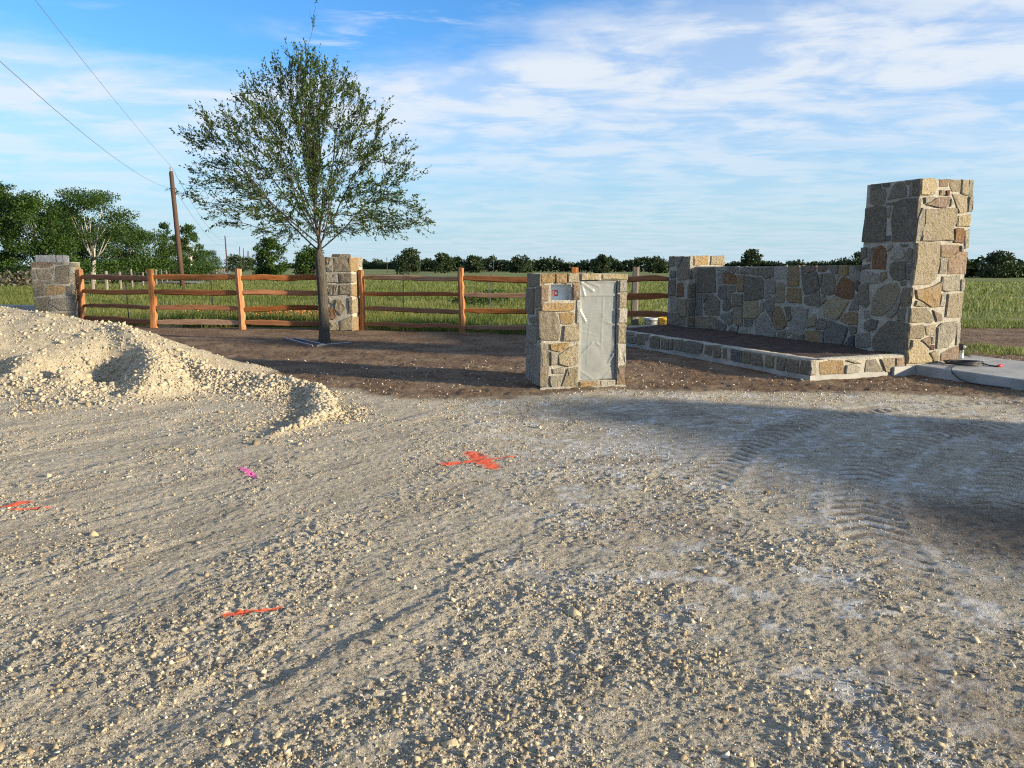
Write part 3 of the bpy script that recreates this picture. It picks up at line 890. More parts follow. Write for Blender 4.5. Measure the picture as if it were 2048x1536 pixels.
STONES = {
 'small_left': [
  ('d', '770,1822 600,1820 560,1608 752,1608'),
  ('g', '521,1819 255,1816 392,1592 481,1600'),
  ('t', '219,1800 40,1806 47,1340 403,1311 480,1443 391,1569'),
  ('b', '695,1505 526,1506 531,1356 700,1346'),
  ('d', '770,1305 515,1309 509,970 779,945'),
  ('r', '425,1209 331,1250 220,1229 178,966 438,941'),
  ('g', '690,908 451,933 392,864 406,626 688,611'),
  ('t', '323,882 66,892 58,536 248,525 363,613'),
  ('g', '773,575 600,576 533,396 571,313 787,306'),
  ('d', '529,572 361,581 288,506 110,494 87,331 487,319'),
 ],
 'small_front': [
  ('w', '0,1797 63,1821 72,1608 3,1585'),
  ('o', '99,1821 459,1830 449,1646 107,1630'),
  ('t', '534,1823 872,1832 881,1639 524,1638'),
  ('d', '-39,1509 57,1516 65,1340 -32,1341'),
  ('d', '-59,1226 152,1232 155,939 -52,934'),
  ('g', '-33,896 56,894 71,538 -18,540'),
  ('b', '93,894 185,892 192,737 99,739'),
  ('d', '92,692 175,691 182,535 98,537'),
  ('d', '-35,501 202,488 210,315 -28,322'),
 ],
 'wall': [
  ('d', '5558,1570 5007,1570 4938,1069 5577,1042'),
  ('w', '4912,1593 4583,1593 4601,1521 4932,1519'),
  ('d', '4566,1514 4514,1586 4366,1593 4338,1501 4391,1458 4483,1471'),
  ('g', '4300,1600 4244,1600 4235,1473 4290,1466'),
  ('g', '4172,1516 4110,1572 4004,1600 3800,1572 3781,1463 4168,1460'),
  ('t', '3748,1579 3634,1580 3624,1444 3738,1449'),
  ('d', '3573,1586 3223,1587 3210,1415 3446,1385 3572,1437'),
  ('w', '4928,1468 4762,1484 4712,1259 4890,1248'),
  ('r', '4715,1484 4553,1485 4458,1436 4310,1430 4288,1267 4677,1259'),
  ('o', '4242,1417 4056,1419 4056,1110 4233,1112'),
  ('d', '4001,1412 3797,1387 3589,1390 3472,1317 3450,1020 3829,950 4012,943 4033,1251'),
  ('g', '3422,1331 3245,1354 3145,1323 3149,1124 3227,1108 3416,1109'),
  ('b', '4863,1204 4581,1218 4573,935 4750,943 4873,997'),
  ('g', '4534,1212 4307,1217 4299,1096 4537,1082'),
  ('t', '4535,1053 4466,1055 4458,940 4527,937'),
  ('d', '4408,1042 4364,1065 4085,1053 4069,828 4391,798'),
  ('b', '5601,1011 5433,1016 5394,582 5600,562'),
  ('d', '5358,1026 5219,1023 5237,924 5345,829'),
  ('d', '5211,910 5120,1034 4970,994 4807,897 4800,609 5292,588 5352,737'),
  ('d', '4693,799 4653,903 4561,928 4455,896 4413,783 4523,705 4687,703'),
  ('y', '4020,908 3619,945 3579,686 3657,605 4008,576'),
  ('g', '3548,825 3514,922 3442,912 3431,762 3541,729'),
  ('g', '3404,1089 3262,1054 3397,995'),
  ('g', '3373,942 3221,1035 3152,1031 3143,778 3340,767 3396,846'),
  ('t', '4333,772 4066,778 4042,446 4230,433 4341,556'),
  ('g', '4741,619 4384,683 4369,467 4457,417 4748,545'),
  ('b', '4841,509 4549,396 4589,290 4814,280'),
  ('t', '5597,508 5090,562 4892,536 4848,240 5069,238 5607,243'),
  ('g', '4005,541 3738,572 3751,453 3986,422'),
  ('d', '4485,313 4364,395 4269,344 4264,272'),
  ('w', '3694,540 3437,714 3352,658 3077,420 3086,285 3590,270 3667,459'),
  ('d', '3338,740 3180,749 3185,560'),
  ('g', '4091,357 3918,384 3888,273 4074,273'),
  ('w', '3202,1600 2878,1613 2861,1393 3058,1364 3195,1389'),
  ('o', '2840,1607 2567,1613 2539,1258 2832,1251'),
  ('g', '2505,1613 2451,1613 2439,1462 2492,1449'),
  ('p', '2416,1613 2157,1612 2160,1538 2337,1494 2406,1487'),
  ('p', '2098,1612 1858,1612 1915,1515 2089,1508'),
  ('d', '1826,1612 1634,1612 1654,1475 1752,1498 1829,1552'),
  ('o', '1602,1612 1409,1612 1411,1454 1511,1453 1607,1487'),
  ('g', '1378,1606 1302,1606 1274,1542 1157,1474 1162,1370 1275,1374 1377,1425'),
  ('d', '1273,1612 1161,1612 1152,1508 1245,1554'),
  ('d', '2472,1424 2334,1463 2149,1508 2111,1465 2032,1220 2154,1155 2375,1097 2418,1197'),
  ('g', '2051,1453 1969,1466 2002,1258'),
  ('d', '1944,1466 1864,1485 1732,1456 1683,1349 1690,1145 1801,1117 1968,1148 1976,1246'),
  ('g', '1668,1457 1597,1458 1644,1362'),
  ('r', '1524,1423 1429,1401 1279,1333 1259,1100 1339,1068 1479,1080 1663,1109 1652,1266'),
  ('d', '1227,1346 1153,1347 1170,1196 1248,1241'),
  ('t', '3065,1325 2977,1306 2897,1249 2895,975 3063,928 3123,952 3111,1178'),
  ('o', '2818,1199 2491,1214 2452,955 2761,948 2843,1029'),
  ('d', '2390,1059 2218,1096 2029,1183 1999,912 2291,924 2390,957'),
  ('g', '1963,1087 1914,1101 1860,1042 1905,991 1967,939'),
  ('y', '1701,1084 1351,1026 1559,729 1622,713 1886,758 1899,917 1840,1006'),
  ('g', '1231,1124 1167,1162 1130,907 1339,891 1287,993'),
  ('o', '1440,808 1321,850 1169,841 1116,745 1153,661 1334,654 1509,696'),
  ('o', '3097,860 3001,865 2809,599 2786,534 2893,461 3045,429 3148,496 3141,671'),
  ('d', '2886,857 2719,878 2682,646 2773,614'),
  ('w', '2672,867 2465,884 2285,848 2275,722 2331,541 2392,421 2536,422 2707,488 2664,647'),
  ('t', '2271,672 2123,769 2067,710 2090,571 2276,519 2304,543'),
  ('g', '2059,610 1999,714 1815,701 1834,527 2051,517'),
  ('b', '1765,692 1520,635 1345,600 1377,430 1473,271 1829,274 1817,528'),
  ('d', '1323,613 1157,619 1172,530 1274,486'),
  ('B', '1411,282 1272,463 1197,475 1178,257 1330,242'),
  ('o', '2325,465 1964,492 1947,275 2308,261'),
  ('d', '3013,392 2834,432 2764,259 2994,266'),
  ('d', '2691,279 2607,391 2497,387 2453,287 2469,253'),
  ('g', '1947,481 1864,494 1872,282 1930,283'),
  ('b', '2442,365 2346,399 2335,265 2433,256'),
  ('g', '2778,443 2704,449 2646,414 2733,341'),
 ],
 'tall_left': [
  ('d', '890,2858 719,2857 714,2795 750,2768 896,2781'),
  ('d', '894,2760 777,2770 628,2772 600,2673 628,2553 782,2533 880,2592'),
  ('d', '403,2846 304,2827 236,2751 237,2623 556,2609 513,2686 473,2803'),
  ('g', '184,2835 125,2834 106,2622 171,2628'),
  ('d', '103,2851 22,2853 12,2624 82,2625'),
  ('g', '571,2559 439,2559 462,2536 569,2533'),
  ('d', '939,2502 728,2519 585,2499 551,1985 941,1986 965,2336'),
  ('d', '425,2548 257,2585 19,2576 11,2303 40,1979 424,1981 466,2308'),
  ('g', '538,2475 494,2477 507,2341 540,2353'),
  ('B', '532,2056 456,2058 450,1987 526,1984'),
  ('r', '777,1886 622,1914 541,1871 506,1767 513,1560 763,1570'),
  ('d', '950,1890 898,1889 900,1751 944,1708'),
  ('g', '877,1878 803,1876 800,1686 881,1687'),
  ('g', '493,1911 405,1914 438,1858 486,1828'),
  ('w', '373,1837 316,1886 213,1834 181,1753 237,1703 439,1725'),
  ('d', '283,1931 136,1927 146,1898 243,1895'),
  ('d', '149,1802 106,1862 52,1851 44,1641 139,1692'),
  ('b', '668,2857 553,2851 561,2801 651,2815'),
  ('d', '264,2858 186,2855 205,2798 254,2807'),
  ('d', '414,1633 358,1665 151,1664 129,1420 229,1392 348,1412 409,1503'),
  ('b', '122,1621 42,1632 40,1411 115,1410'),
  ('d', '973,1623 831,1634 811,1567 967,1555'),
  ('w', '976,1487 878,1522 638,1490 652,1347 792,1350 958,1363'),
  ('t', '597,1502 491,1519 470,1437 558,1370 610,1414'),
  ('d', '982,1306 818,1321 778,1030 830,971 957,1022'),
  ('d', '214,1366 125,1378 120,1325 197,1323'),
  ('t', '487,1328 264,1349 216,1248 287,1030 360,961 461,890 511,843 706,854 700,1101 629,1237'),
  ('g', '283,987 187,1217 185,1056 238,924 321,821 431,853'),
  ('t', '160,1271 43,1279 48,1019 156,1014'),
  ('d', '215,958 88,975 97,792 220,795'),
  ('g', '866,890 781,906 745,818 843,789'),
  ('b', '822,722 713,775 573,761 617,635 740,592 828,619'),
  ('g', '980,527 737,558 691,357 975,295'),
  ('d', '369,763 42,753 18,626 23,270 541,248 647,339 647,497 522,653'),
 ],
 'tall_front': [
  ('y', '-5,2850 245,2870 314,2751 284,2652 39,2630 -6,2739'),
  ('p', '363,2865 550,2873 534,2769 395,2764'),
  ('t', '593,2865 790,2873 796,2709 655,2704 582,2781'),
  ('t', '826,2869 948,2869 968,2655 828,2681'),
  ('g', '984,2866 1063,2874 1076,2659 996,2656'),
  ('t', '402,2705 478,2708 478,2649 409,2647'),
  ('R', '500,2704 576,2712 577,2647 521,2646'),
  ('g', '84,2597 303,2604 200,2542 107,2510'),
  ('p', '137,2491 345,2596 595,2613 570,2469 360,2468'),
  ('g', '625,2595 690,2527 624,2486'),
  ('t', '645,2665 949,2635 976,2415 821,2391 765,2499'),
  ('g', '999,2636 1070,2644 1076,2428 997,2426'),
  ('t', '129,2432 392,2435 572,2454 756,2454 765,2259 691,2168 727,1987 98,1969 83,2107 139,2227'),
  ('g', '53,2440 102,2437 105,2157 57,1969 -5,1978 23,2156'),
  ('y', '840,2351 1061,2377 1068,2205 801,2205 801,2320'),
  ('r', '763,2159 949,2167 961,1959 766,1962'),
  ('g', '984,2122 1068,2144 1079,1889 1000,1878'),
  ('t', '-28,1938 456,1944 485,1632 460,1441 354,1346 -8,1328'),
  ('p', '501,1914 879,1918 876,1826 714,1739 528,1743'),
  ('g', '909,1908 967,1908 970,1827 918,1837'),
  ('p', '688,1713 864,1806 1074,1812 1084,1498 686,1489'),
  ('g', '502,1723 660,1713 656,1499 500,1500'),
  ('o', '57,1253 359,1293 559,1366 541,1001 392,1003 99,1137'),
  ('o', '-30,1265 30,1243 23,1032 -47,1044'),
  ('t', '89,1094 333,1005 68,1020'),
  ('g', '593,1451 953,1471 966,1243 755,1224 587,1248'),
  ('g', '993,1395 1064,1416 1071,1242 998,1232'),
  ('t', '730,1181 1056,1199 1067,826 725,845 733,1030'),
  ('g', '580,1183 676,1193 660,1009 570,1011'),
  ('t', '-36,980 307,973 403,906 490,796 420,755 -30,788'),
  ('p', '443,949 630,880 640,793 536,784'),
  ('t', '13,723 260,732 301,564 238,533 25,541'),
  ('t', '321,714 542,730 531,567 365,583'),
  ('g', '647,738 933,763 960,542 810,381 585,357 564,675'),
  ('p', '299,509 443,548 432,385 318,476 256,500'),
  ('R', '458,417 540,419 540,353 458,356'),
  ('g', '482,536 534,545 530,447 477,449'),
  ('y', '65,507 182,503 373,376 412,298 513,195 503,157 43,167 32,336'),
  ('t', '457,296 574,319 660,233 622,168 539,166'),
  ('p', '701,275 846,336 1034,373 1049,160 698,165'),
  ('w', '984,718 1047,738 1062,438 999,407'),
 ],
 'planter_side': [
  ('g', '5123,280 4892,314 4868,236 5120,215'),
  ('d', '5097,173 4764,212 4758,85 5091,54'),
  ('d', '4706,281 4486,299 4436,93 4695,58'),
  ('d', '4407,295 4310,303 4324,198 4382,192'),
  ('d', '4248,235 4099,289 3912,284 3900,72 4239,49'),
  ('d', '3838,281 3603,261 3593,73 3845,68'),
  ('d', '3378,290 3174,299 3163,106 3384,103'),
  ('b', '3107,285 2879,296 2547,280 2584,127 2771,108 3096,103'),
  ('d', '2470,268 2275,278 2309,110 2492,128'),
  ('d', '2217,283 2086,296 2031,113 2219,101'),
  ('d', '3516,278 3446,284 3454,106 3523,90'),
  ('d', '1985,270 1914,276 1889,110 1974,110'),
  ('B', '1788,279 1516,266 1504,87 1775,96'),
  ('d', '1492,269 1303,265 1302,87 1492,88'),
  ('d', '1256,262 1061,259 1004,84 1243,86'),
  ('t', '929,273 765,261 763,98 937,92'),
  ('d', '690,269 502,260 528,68 687,78'),
  ('d', '460,251 238,247 246,89 467,76'),
  ('d', '180,254 8,266 8,78 205,80'),
 ],
 'planter_front': [
  ('w', '11,267 72,271 104,87 7,85'),
  ('o', '154,246 349,265 568,255 584,62 185,76'),
  ('w', '647,188 812,201 912,132 879,76 630,67'),
  ('g', '641,259 789,252 925,196 811,216'),
  ('g', '1033,241 1204,241 1376,51 1011,69'),
  ('t', '1299,244 1570,246 1571,41 1414,56'),
  ('p', '1609,245 1757,245 1770,119 1621,126'),
 ],
 'mail_front': [
  ('o', '8,1502 163,1508 164,1402 8,1390'),
  ('o', '183,1508 326,1508 327,1388 184,1389'),
  ('t', '352,1508 484,1507 492,1400 347,1395'),
  ('y', '523,1507 775,1507 763,1431 524,1426'),
  ('y', '822,1500 1103,1506 1105,1430 816,1431'),
  ('w', '1051,1411 1148,1423 1138,1276 1048,1271'),
  ('p', '5,1352 86,1358 88,1170 6,1171'),
  ('p', '420,1325 499,1325 501,1179 415,1180'),
  ('o', '10,1126 423,1123 430,1053 384,1028 11,1032'),
  ('w', '475,1154 506,1154 503,860 466,874'),
  ('d', '11,1007 174,1005 214,928 241,813 217,647 13,644'),
  ('o', '240,991 411,1002 432,925 406,862 294,857 267,876'),
  ('t', '307,825 497,828 495,642 283,646'),
  ('d', '20,599 92,598 87,315 76,30 13,45'),
  ('o', '118,598 376,605 350,554 245,492 125,520'),
  ('t', '377,541 493,590 493,331 366,295 233,337 232,441'),
  ('g', '126,495 218,467 206,338 127,314'),
  ('g', '154,262 286,284 314,205 154,203'),
  ('t', '353,256 487,279 490,17 262,11'),
  ('g', '115,172 288,167 209,0 143,15 115,94'),
  ('o', '530,88 773,85 788,21 531,3'),
  ('w', '821,86 1005,85 1007,21 815,14'),
  ('t', '1042,1239 1136,1251 1133,1071 1046,1059'),
  ('w', '1042,1033 1130,1045 1131,864 1040,865'),
  ('t', '1040,827 1128,832 1124,597 1039,599'),
  ('w', '1036,580 1120,578 1120,289 1036,291'),
  ('p', '1036,272 1121,269 1119,18 1034,14'),
  ('o', '419,1382 492,1388 492,1344 427,1344'),
 ],
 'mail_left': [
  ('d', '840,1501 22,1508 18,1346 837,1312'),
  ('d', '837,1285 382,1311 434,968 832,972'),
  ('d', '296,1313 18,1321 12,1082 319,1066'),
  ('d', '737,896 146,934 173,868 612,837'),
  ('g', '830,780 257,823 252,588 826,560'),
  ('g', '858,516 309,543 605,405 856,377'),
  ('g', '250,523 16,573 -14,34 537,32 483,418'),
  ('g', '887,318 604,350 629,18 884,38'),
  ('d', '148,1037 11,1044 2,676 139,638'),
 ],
 'mid_front': [
  ('d', '431,1808 846,1833 839,1478 437,1468'),
  ('d', '247,1826 394,1808 296,1652 230,1634'),
  ('g', '238,1599 405,1617 400,1477 233,1477'),
  ('g', '231,1425 509,1425 520,1215 223,1214'),
  ('d', '546,1425 850,1425 843,1216 557,1206'),
  ('d', '221,1144 379,1162 360,898 230,897'),
  ('d', '425,1144 518,1145 509,899 397,898'),
  ('d', '573,1145 851,1155 853,936 565,917'),
  ('t', '264,827 410,722 408,668 279,721'),
  ('d', '468,793 597,776 702,582 566,404 440,545'),
  ('b', '766,830 859,848 849,442 753,441'),
  ('r', '255,579 368,615 453,367 357,295 246,330'),
  ('t', '261,241 466,225 516,47 272,27'),
  ('t', '561,262 853,389 869,34 553,30'),
  ('d', '24,1826 210,1826 195,1459 9,1459'),
  ('g', '8,1424 194,1424 194,1179 8,1178'),
  ('d', '15,1143 193,1144 188,791 1,790'),
  ('t', '9,754 206,756 209,365 3,363'),
  ('d', '2,327 208,329 215,26 -1,23'),
 ],
 'mid_right': [
  ('o', '22,1808 554,1822 498,1474 17,1478'),
  ('t', '21,1408 338,1413 320,1210 18,1207'),
  ('o', '37,1145 367,1155 340,852 15,900'),
  ('y', '44,776 389,815 357,457 16,459'),
  ('o', '57,350 427,362 423,18 49,30'),
  ('w', '658,1815 801,1816 756,1599 613,1599'),
  ('y', '464,1386 780,1382 763,873 447,884'),
  ('t', '492,811 783,799 803,394 484,413'),
  ('y', '504,339 823,319 827,41 502,11'),
 ],
 'left_front': [
  ('p', '5,1715 534,1723 513,1627 389,1582 0,1582'),
  ('g', '586,1716 799,1701 756,1671 583,1671'),
  ('d', '590,1597 888,1642 863,1148 515,1150'),
  ('b', '1,1509 73,1508 86,1272 1,1272'),
  ('d', '107,1523 398,1523 452,1374 457,1270 178,1257 130,1316'),
  ('g', '438,1523 532,1538 495,1404'),
  ('g', '241,1226 494,1225 473,1136 247,1137'),
  ('t', '3,1213 188,1227 256,1078 245,944 -1,931'),
  ('o', '320,1047 404,1099 763,1074 748,879 584,850 289,839'),
  ('b', '802,1059 925,1073 913,832 797,818'),
  ('g', '-4,901 69,900 60,796 -6,797'),
  ('d', '89,908 249,914 242,824 88,811'),
  ('d', '9,737 352,793 373,718 294,569 253,389 9,408 -4,573'),
  ('g', '399,703 509,746 915,772 914,408 590,414 338,613'),
  ('g', '321,568 497,430 293,388'),
  ('d', '24,348 410,341 382,161 22,168'),
  ('b', '435,326 503,332 490,174 423,175'),
  ('o', '544,339 773,335 747,169 530,158'),
  ('g', '800,335 923,348 919,28 804,30'),
  ('d', '420,130 758,138 747,1 410,9'),
  ('d', '18,123 393,130 383,9 22,2'),
  ('g', '902,1642 1004,1664 993,1522 905,1507'),
  ('w', '901,1463 970,1477 945,1163 885,1163'),
 ],
}
# ------------------------------------------------------------------ stone work
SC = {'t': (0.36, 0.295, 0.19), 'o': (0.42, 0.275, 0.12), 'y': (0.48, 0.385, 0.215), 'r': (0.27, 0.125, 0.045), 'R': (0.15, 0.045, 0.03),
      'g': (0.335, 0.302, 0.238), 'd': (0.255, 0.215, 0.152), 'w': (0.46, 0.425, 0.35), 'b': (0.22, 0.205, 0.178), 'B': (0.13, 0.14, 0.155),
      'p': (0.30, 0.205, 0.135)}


def poly(s):
    return [tuple(int(q) / 1000 for q in p.split(',')) for p in s.split()]


def stone(parent, pts, colr, O, A, Nn, lim=None, proud=None, name='stone', grow=0.010):
    """one squared rubble stone: polygon pts in (along A, z), outward normal Nn"""
    pr = proud if proud else random.uniform(0.012, 0.034)
    ring = []
    m = len(pts)
    mx_, mz_ = sum(p[0] for p in pts) / m, sum(p[1] for p in pts) / m
    grown = []
    for x, z in pts:                      # stones run right up to a narrow joint
        dd_ = math.hypot(x - mx_, z - mz_) + 1e-6
        g_ = 1 + grow / dd_
        grown.append((mx_ + (x - mx_) * g_, mz_ + (z - mz_) * g_))
    pts = grown
    for i in range(m):
        p, q = pts[i], pts[(i + 1) % m]
        ring.append((p[0] + random.uniform(-.006, .006), p[1] + random.uniform(-.006, .006)))
        L = math.hypot(q[0] - p[0], q[1] - p[1])
        if L > 0.13:
            k = 2 if L > 0.42 else 1
            for j in range(1, k + 1):
                f = j / (k + 1) + random.uniform(-.08, .08)
                s = L * 0.05
                ring.append((p[0] + (q[0] - p[0]) * f + random.uniform(-s, s) * .6, p[1] + (q[1] - p[1]) * f + random.uniform(-s, s) * .6))
    if lim:
        lo, hi = lim
        fix = []
        for x, z in ring:
            if lo is not None and x < lo + 0.04: x = lo - random.uniform(.3, .9) * pr
            if hi is not None and x > hi - 0.04: x = hi + random.uniform(.3, .9) * pr
            fix.append((x, z))
        ring = fix
    n = len(ring)
    cx = sum(p[0] for p in ring) / n
    cz = sum(p[1] for p in ring) / n
    size = max(max(abs(p[0] - cx), abs(p[1] - cz)) for p in ring)
    vs = []
    A, Nn = Vector(A), Vector(Nn)
    tx_, tz_ = random.uniform(-.05, .05), random.uniform(-.05, .05)
    def put(x, z, d):
        if d > 0: d = max(.004, d + tx_ * (x - cx) + tz_ * (z - cz))
        v = A * (x - cx) + Nn * d
        vs.append((v.x, v.y, z - cz))
    ins = max(0.72, 1 - 0.016 / max(size, 0.03))
    for x, z in ring: put(x, z, -0.03)
    for x, z in ring: put(x, z, pr * random.uniform(0.35, 0.65))
    for x, z in ring:
        put(cx + (x - cx) * ins, cz + (z - cz) * ins, pr + random.uniform(-.005, .005))
    fs = []
    for r in range(2):
        for i in range(n):
            j = (i + 1) % n
            fs.append((r * n + i, r * n + j, (r + 1) * n + j, (r + 1) * n + i))
    last = 2
    if size > 0.12:
        for x, z in ring:
            put(cx + (x - cx) * 0.5, cz + (z - cz) * 0.5, pr + random.uniform(-.007, .009))
        for i in range(n):
            j = (i + 1) % n
            fs.append((2 * n + i, 2 * n + j, 3 * n + j, 3 * n + i))
        last = 3
    put(cx, cz, pr + random.uniform(-.004, .010))
    k = len(vs) - 1
    for i in range(n):
        fs.append((last * n + i, last * n + (i + 1) % n, k))
    # outward winding
    side = Vector((0, 0, 1)).cross(A)
    area = sum(ring[i][0] * ring[(i + 1) % n][1] - ring[(i + 1) % n][0] * ring[i][1] for i in range(n))
    if (area > 0) != (A.cross(Vector((0, 0, 1))).dot(Nn) > 0):
        fs = [f[::-1] for f in fs]
    loc = Vector(O) + A * cx + Vector((0, 0, cz))
    o = mesh(name, vs, fs, MATS['rubble_stone'], parent, False, loc)
    c = SC[colr]
    v = random.uniform(0.9, 1.12) * 1.3
    o.color = (c[0] * v, c[1] * v, c[2] * v, 1)
    return o


def face_stones(key, parent, O, A, Nn, lim=None):
    for colr, s in STONES[key]:
        stone(parent, poly(s), colr, O, A, Nn, lim)


def filler(parent, O, A, Nn, Wd, z0, z1, seed, lim=True):
    rr = random.Random(seed)
    z = z0
    while z < z1 - 0.05:
        hgt = min(rr.uniform(0.14, 0.38), z1 - z)
        if z1 - z - hgt < 0.1: hgt = z1 - z
        x = 0.0
        while x < Wd - 0.02:
            wd = min(rr.uniform(0.14, 0.5), Wd - x)
            if Wd - x - wd < 0.1: wd = Wd - x
            gj = 0.012
            j = lambda: rr.uniform(-.012, .012)
            if hgt > 0.27 and rr.random() < 0.4:
                zz = z + hgt * rr.uniform(.4, .6)
                cells = [(z, zz), (zz, z + hgt)]
            else:
                cells = [(z, z + hgt)]
            for a, b_ in cells:
                stone(parent, [(x + gj + j(), a + gj + j()), (x + wd - gj + j(), a + gj + j()), (x + wd - gj + j(), b_ - gj + j()), (x + gj + j(), b_ - gj + j())],
                      rr.choice('ttoydddgggwpb'), O, A, Nn, (0, Wd) if lim else None, grow=0.0)
            x += wd
        z += hgt


GROT = 0.381
GC = (5.931, 11.472)
GU = Vector((math.cos(GROT), math.sin(GROT), 0))
GW = Vector((-math.sin(GROT), math.cos(GROT), 0))


def gloc(u, v, z=0.0):
    return Vector((GC[0], GC[1], 0)) + GU * u + GW * v + Vector((0, 0, z))


X3, Y3 = (1, 0, 0), (0, 1, 0)
nX, nY = (-1, 0, 0), (0, -1, 0)

# tall gate pillar
tp = empty('gate_pillar', gloc(0, 0), GROT)
tag(tp, 'tall square rubble stone gate pillar rising above the concrete slab', 'pillar')
mb = MB(); mb.box(0, 1.057, 0, 0.975, -0.05, 2.862); mb.build('mortar', MATS['mortar'], tp)
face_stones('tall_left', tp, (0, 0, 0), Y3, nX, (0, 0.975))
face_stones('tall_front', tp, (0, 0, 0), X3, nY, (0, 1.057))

# garden wall between the pillars
gwall = empty('garden_wall', gloc(0.17, 0.98), GROT)
tag(gwall, 'long low wall of irregular rubble stone behind the planter bed', 'wall')
mb = MB(); mb.box(0, 0.5, 0, 5.668 - 0.98 - 0.002, -0.05, 1.60); mb.build('mortar', MATS['mortar'], gwall)
face_stones('wall', gwall, (0, -0.98, 0), Y3, nX, None)

# end pillar
ep = empty('end_pillar', gloc(0, 5.668), GROT)
tag(ep, 'short square stone pillar ending the garden wall next to the wooden fence', 'pillar')
mb = MB(); mb.box(0, 0.877, 0, 0.79, -0.05, 1.815); mb.build('mortar', MATS['mortar'], ep)
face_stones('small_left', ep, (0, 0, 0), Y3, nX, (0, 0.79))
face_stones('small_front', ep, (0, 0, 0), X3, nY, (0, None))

# planter bed
pb = empty('planter_bed', gloc(-1.822, 0.013), GROT)
tag(pb, 'low stone edged planter bed filled with dark soil beside the wall', 'planter')
mb = MB(); mb.box(0, 0.24, 0, 6.6, 0.066, 0.284); mb.box(0.24, 1.80, 0, 0.24, 0.066, 0.283); mb.box(0.24, 1.80, 6.36, 6.6, 0.066, 0.283)
mb.build('mortar', MATS['mortar'], pb)
mb = MB(); mb.box(-0.012, 0.26, -0.012, 6.61, -0.06, 0.066); mb.box(0.26, 1.50, -0.012, 0.26, -0.06, 0.066); mb.build('footing', MATS['concrete'], pb)
face_stones('planter_side', pb, (0, 0, 0), Y3, nX, (0, None))
face_stones('planter_front', pb, (0, 0, 0), X3, nY, (0, None))
# ragged mortar capping along the rim
vs, fs = [], []
def rim_strip(p0, p1, wid, n, nrm):
    for i in range(n + 1):
        f = i / n
        c_ = Vector(p0) * (1 - f) + Vector(p1) * f
        b0 = len(vs)
        o1, o2 = random.uniform(-.012, .012), random.uniform(-.012, .012)
        for q, zz in ((0.004 + o1, -.016), (0.012 + o1, .004), (wid * .5, .012), (wid - .012 + o2, .004), (wid - .004 + o2, -.016)):
            vs.append(tuple(c_ + Vector(nrm) * q + Vector((0, 0, zz + random.uniform(-.004, .006)))))
        if i:
            for k in range(4):
                fs.append((b0 - 5 + k, b0 - 4 + k, b0 + 1 + k, b0 + k))
rim_strip((0, 0.0, .284), (0, 6.6, .284), 0.24, 90, (1, 0, 0))
rim_strip((0.24, 0.0, .284), (1.80, 0.0, .284), 0.24, 24, (0, 1, 0))
mesh('cap', vs, [f[::-1] for f in fs], MATS['mortar'], pb, True)
nu, nv = 40, 120
us_ = np.linspace(0.2, 1.995, nu); vs_ = np.linspace(0.2, 6.4, nv)
UU, VV = np.meshgrid(us_, vs_)
ZZ = 0.245 + 0.05 * sst(UU, 0.3, 1.9) + 0.025 * fbm(UU * 3, VV * 3, 11, 3) + 0.012 * fbm(UU * 14, VV * 14, 12, 3)
ii = np.arange(nu * nv).reshape(nv, nu)
npmesh('soil', np.stack([UU, VV, ZZ], -1).reshape(-1, 3), np.stack([ii[:-1, :-1], ii[:-1, 1:], ii[1:, 1:], ii[1:, :-1]], -1).reshape(-1, 4), MATS['planting_soil'], pb, True)

# concrete gate slab with the little kerb under the pillar
slab = empty('concrete_slab', gloc(0, 0), GROT)
tag(slab, 'smooth grey concrete slab across the gateway at the foot of the pillar', 'slab', kind='structure')
def bev_box(x0, x1, y0, y1, z0, z1, e=0.012):
    v = [(x0, y0, z0), (x1, y0, z0), (x1, y1, z0), (x0, y1, z0), (x0, y0, z1 - e), (x1, y0, z1 - e), (x1, y1, z1 - e), (x0, y1, z1 - e),
         (x0 + e, y0 + e, z1), (x1 - e, y0 + e, z1), (x1 - e, y1 - e, z1), (x0 + e, y1 - e, z1)]
    f = [(0, 3, 2, 1), (8, 9, 10, 11), (0, 1, 5, 4), (1, 2, 6, 5), (2, 3, 7, 6), (3, 0, 4, 7), (4, 5, 9, 8), (5, 6, 10, 9), (6, 7, 11, 10), (7, 4, 8, 11)]
    return v, f
mb = MB(); mb.add(*bev_box(0.12, 2.07, -7.6, -0.045, -0.1, 0.14)); mb.add(*bev_box(1.075, 2.069, -0.045, 0.5, -0.1, 0.1395))
mb.build('deck', MATS['concrete'], slab)
mb = MB(); mb.add(*bev_box(-0.30, 0.118, -0.06, 0.02, -0.1, 0.125)); mb.build('kerb', MATS['concrete'], slab)

# mirrored gate pillar and wall on the other side of the drive (their shadows lie over the yard)
t2 = empty('gate_pillar', gloc(0, -7.13), GROT)
tag(t2, 'matching stone gate pillar on the near side of the drive', 'pillar')
mb = MB(); mb.box(0, 1.057, 0, 1.057, -0.05, 1.95); mb.build('mortar', MATS['mortar'], t2)
filler(t2, (0, 0, 0), Y3, nX, 1.057, 0.1, 1.95, 3)
filler(t2, (0, 1.057, 0), X3, Y3, 1.057, 0.1, 1.95, 4)
w2 = empty('garden_wall', gloc(0.17, -7.135), GROT)
tag(w2, 'matching stone wing wall beyond the second gate pillar', 'wall')
mb = MB(); mb.box(0, 0.5, -5.6, 0, -0.05, 1.86); mb.build('mortar', MATS['mortar'], w2)
filler(w2, (0, -5.6, 0), Y3, nX, 5.6, 0.05, 1.86, 5)

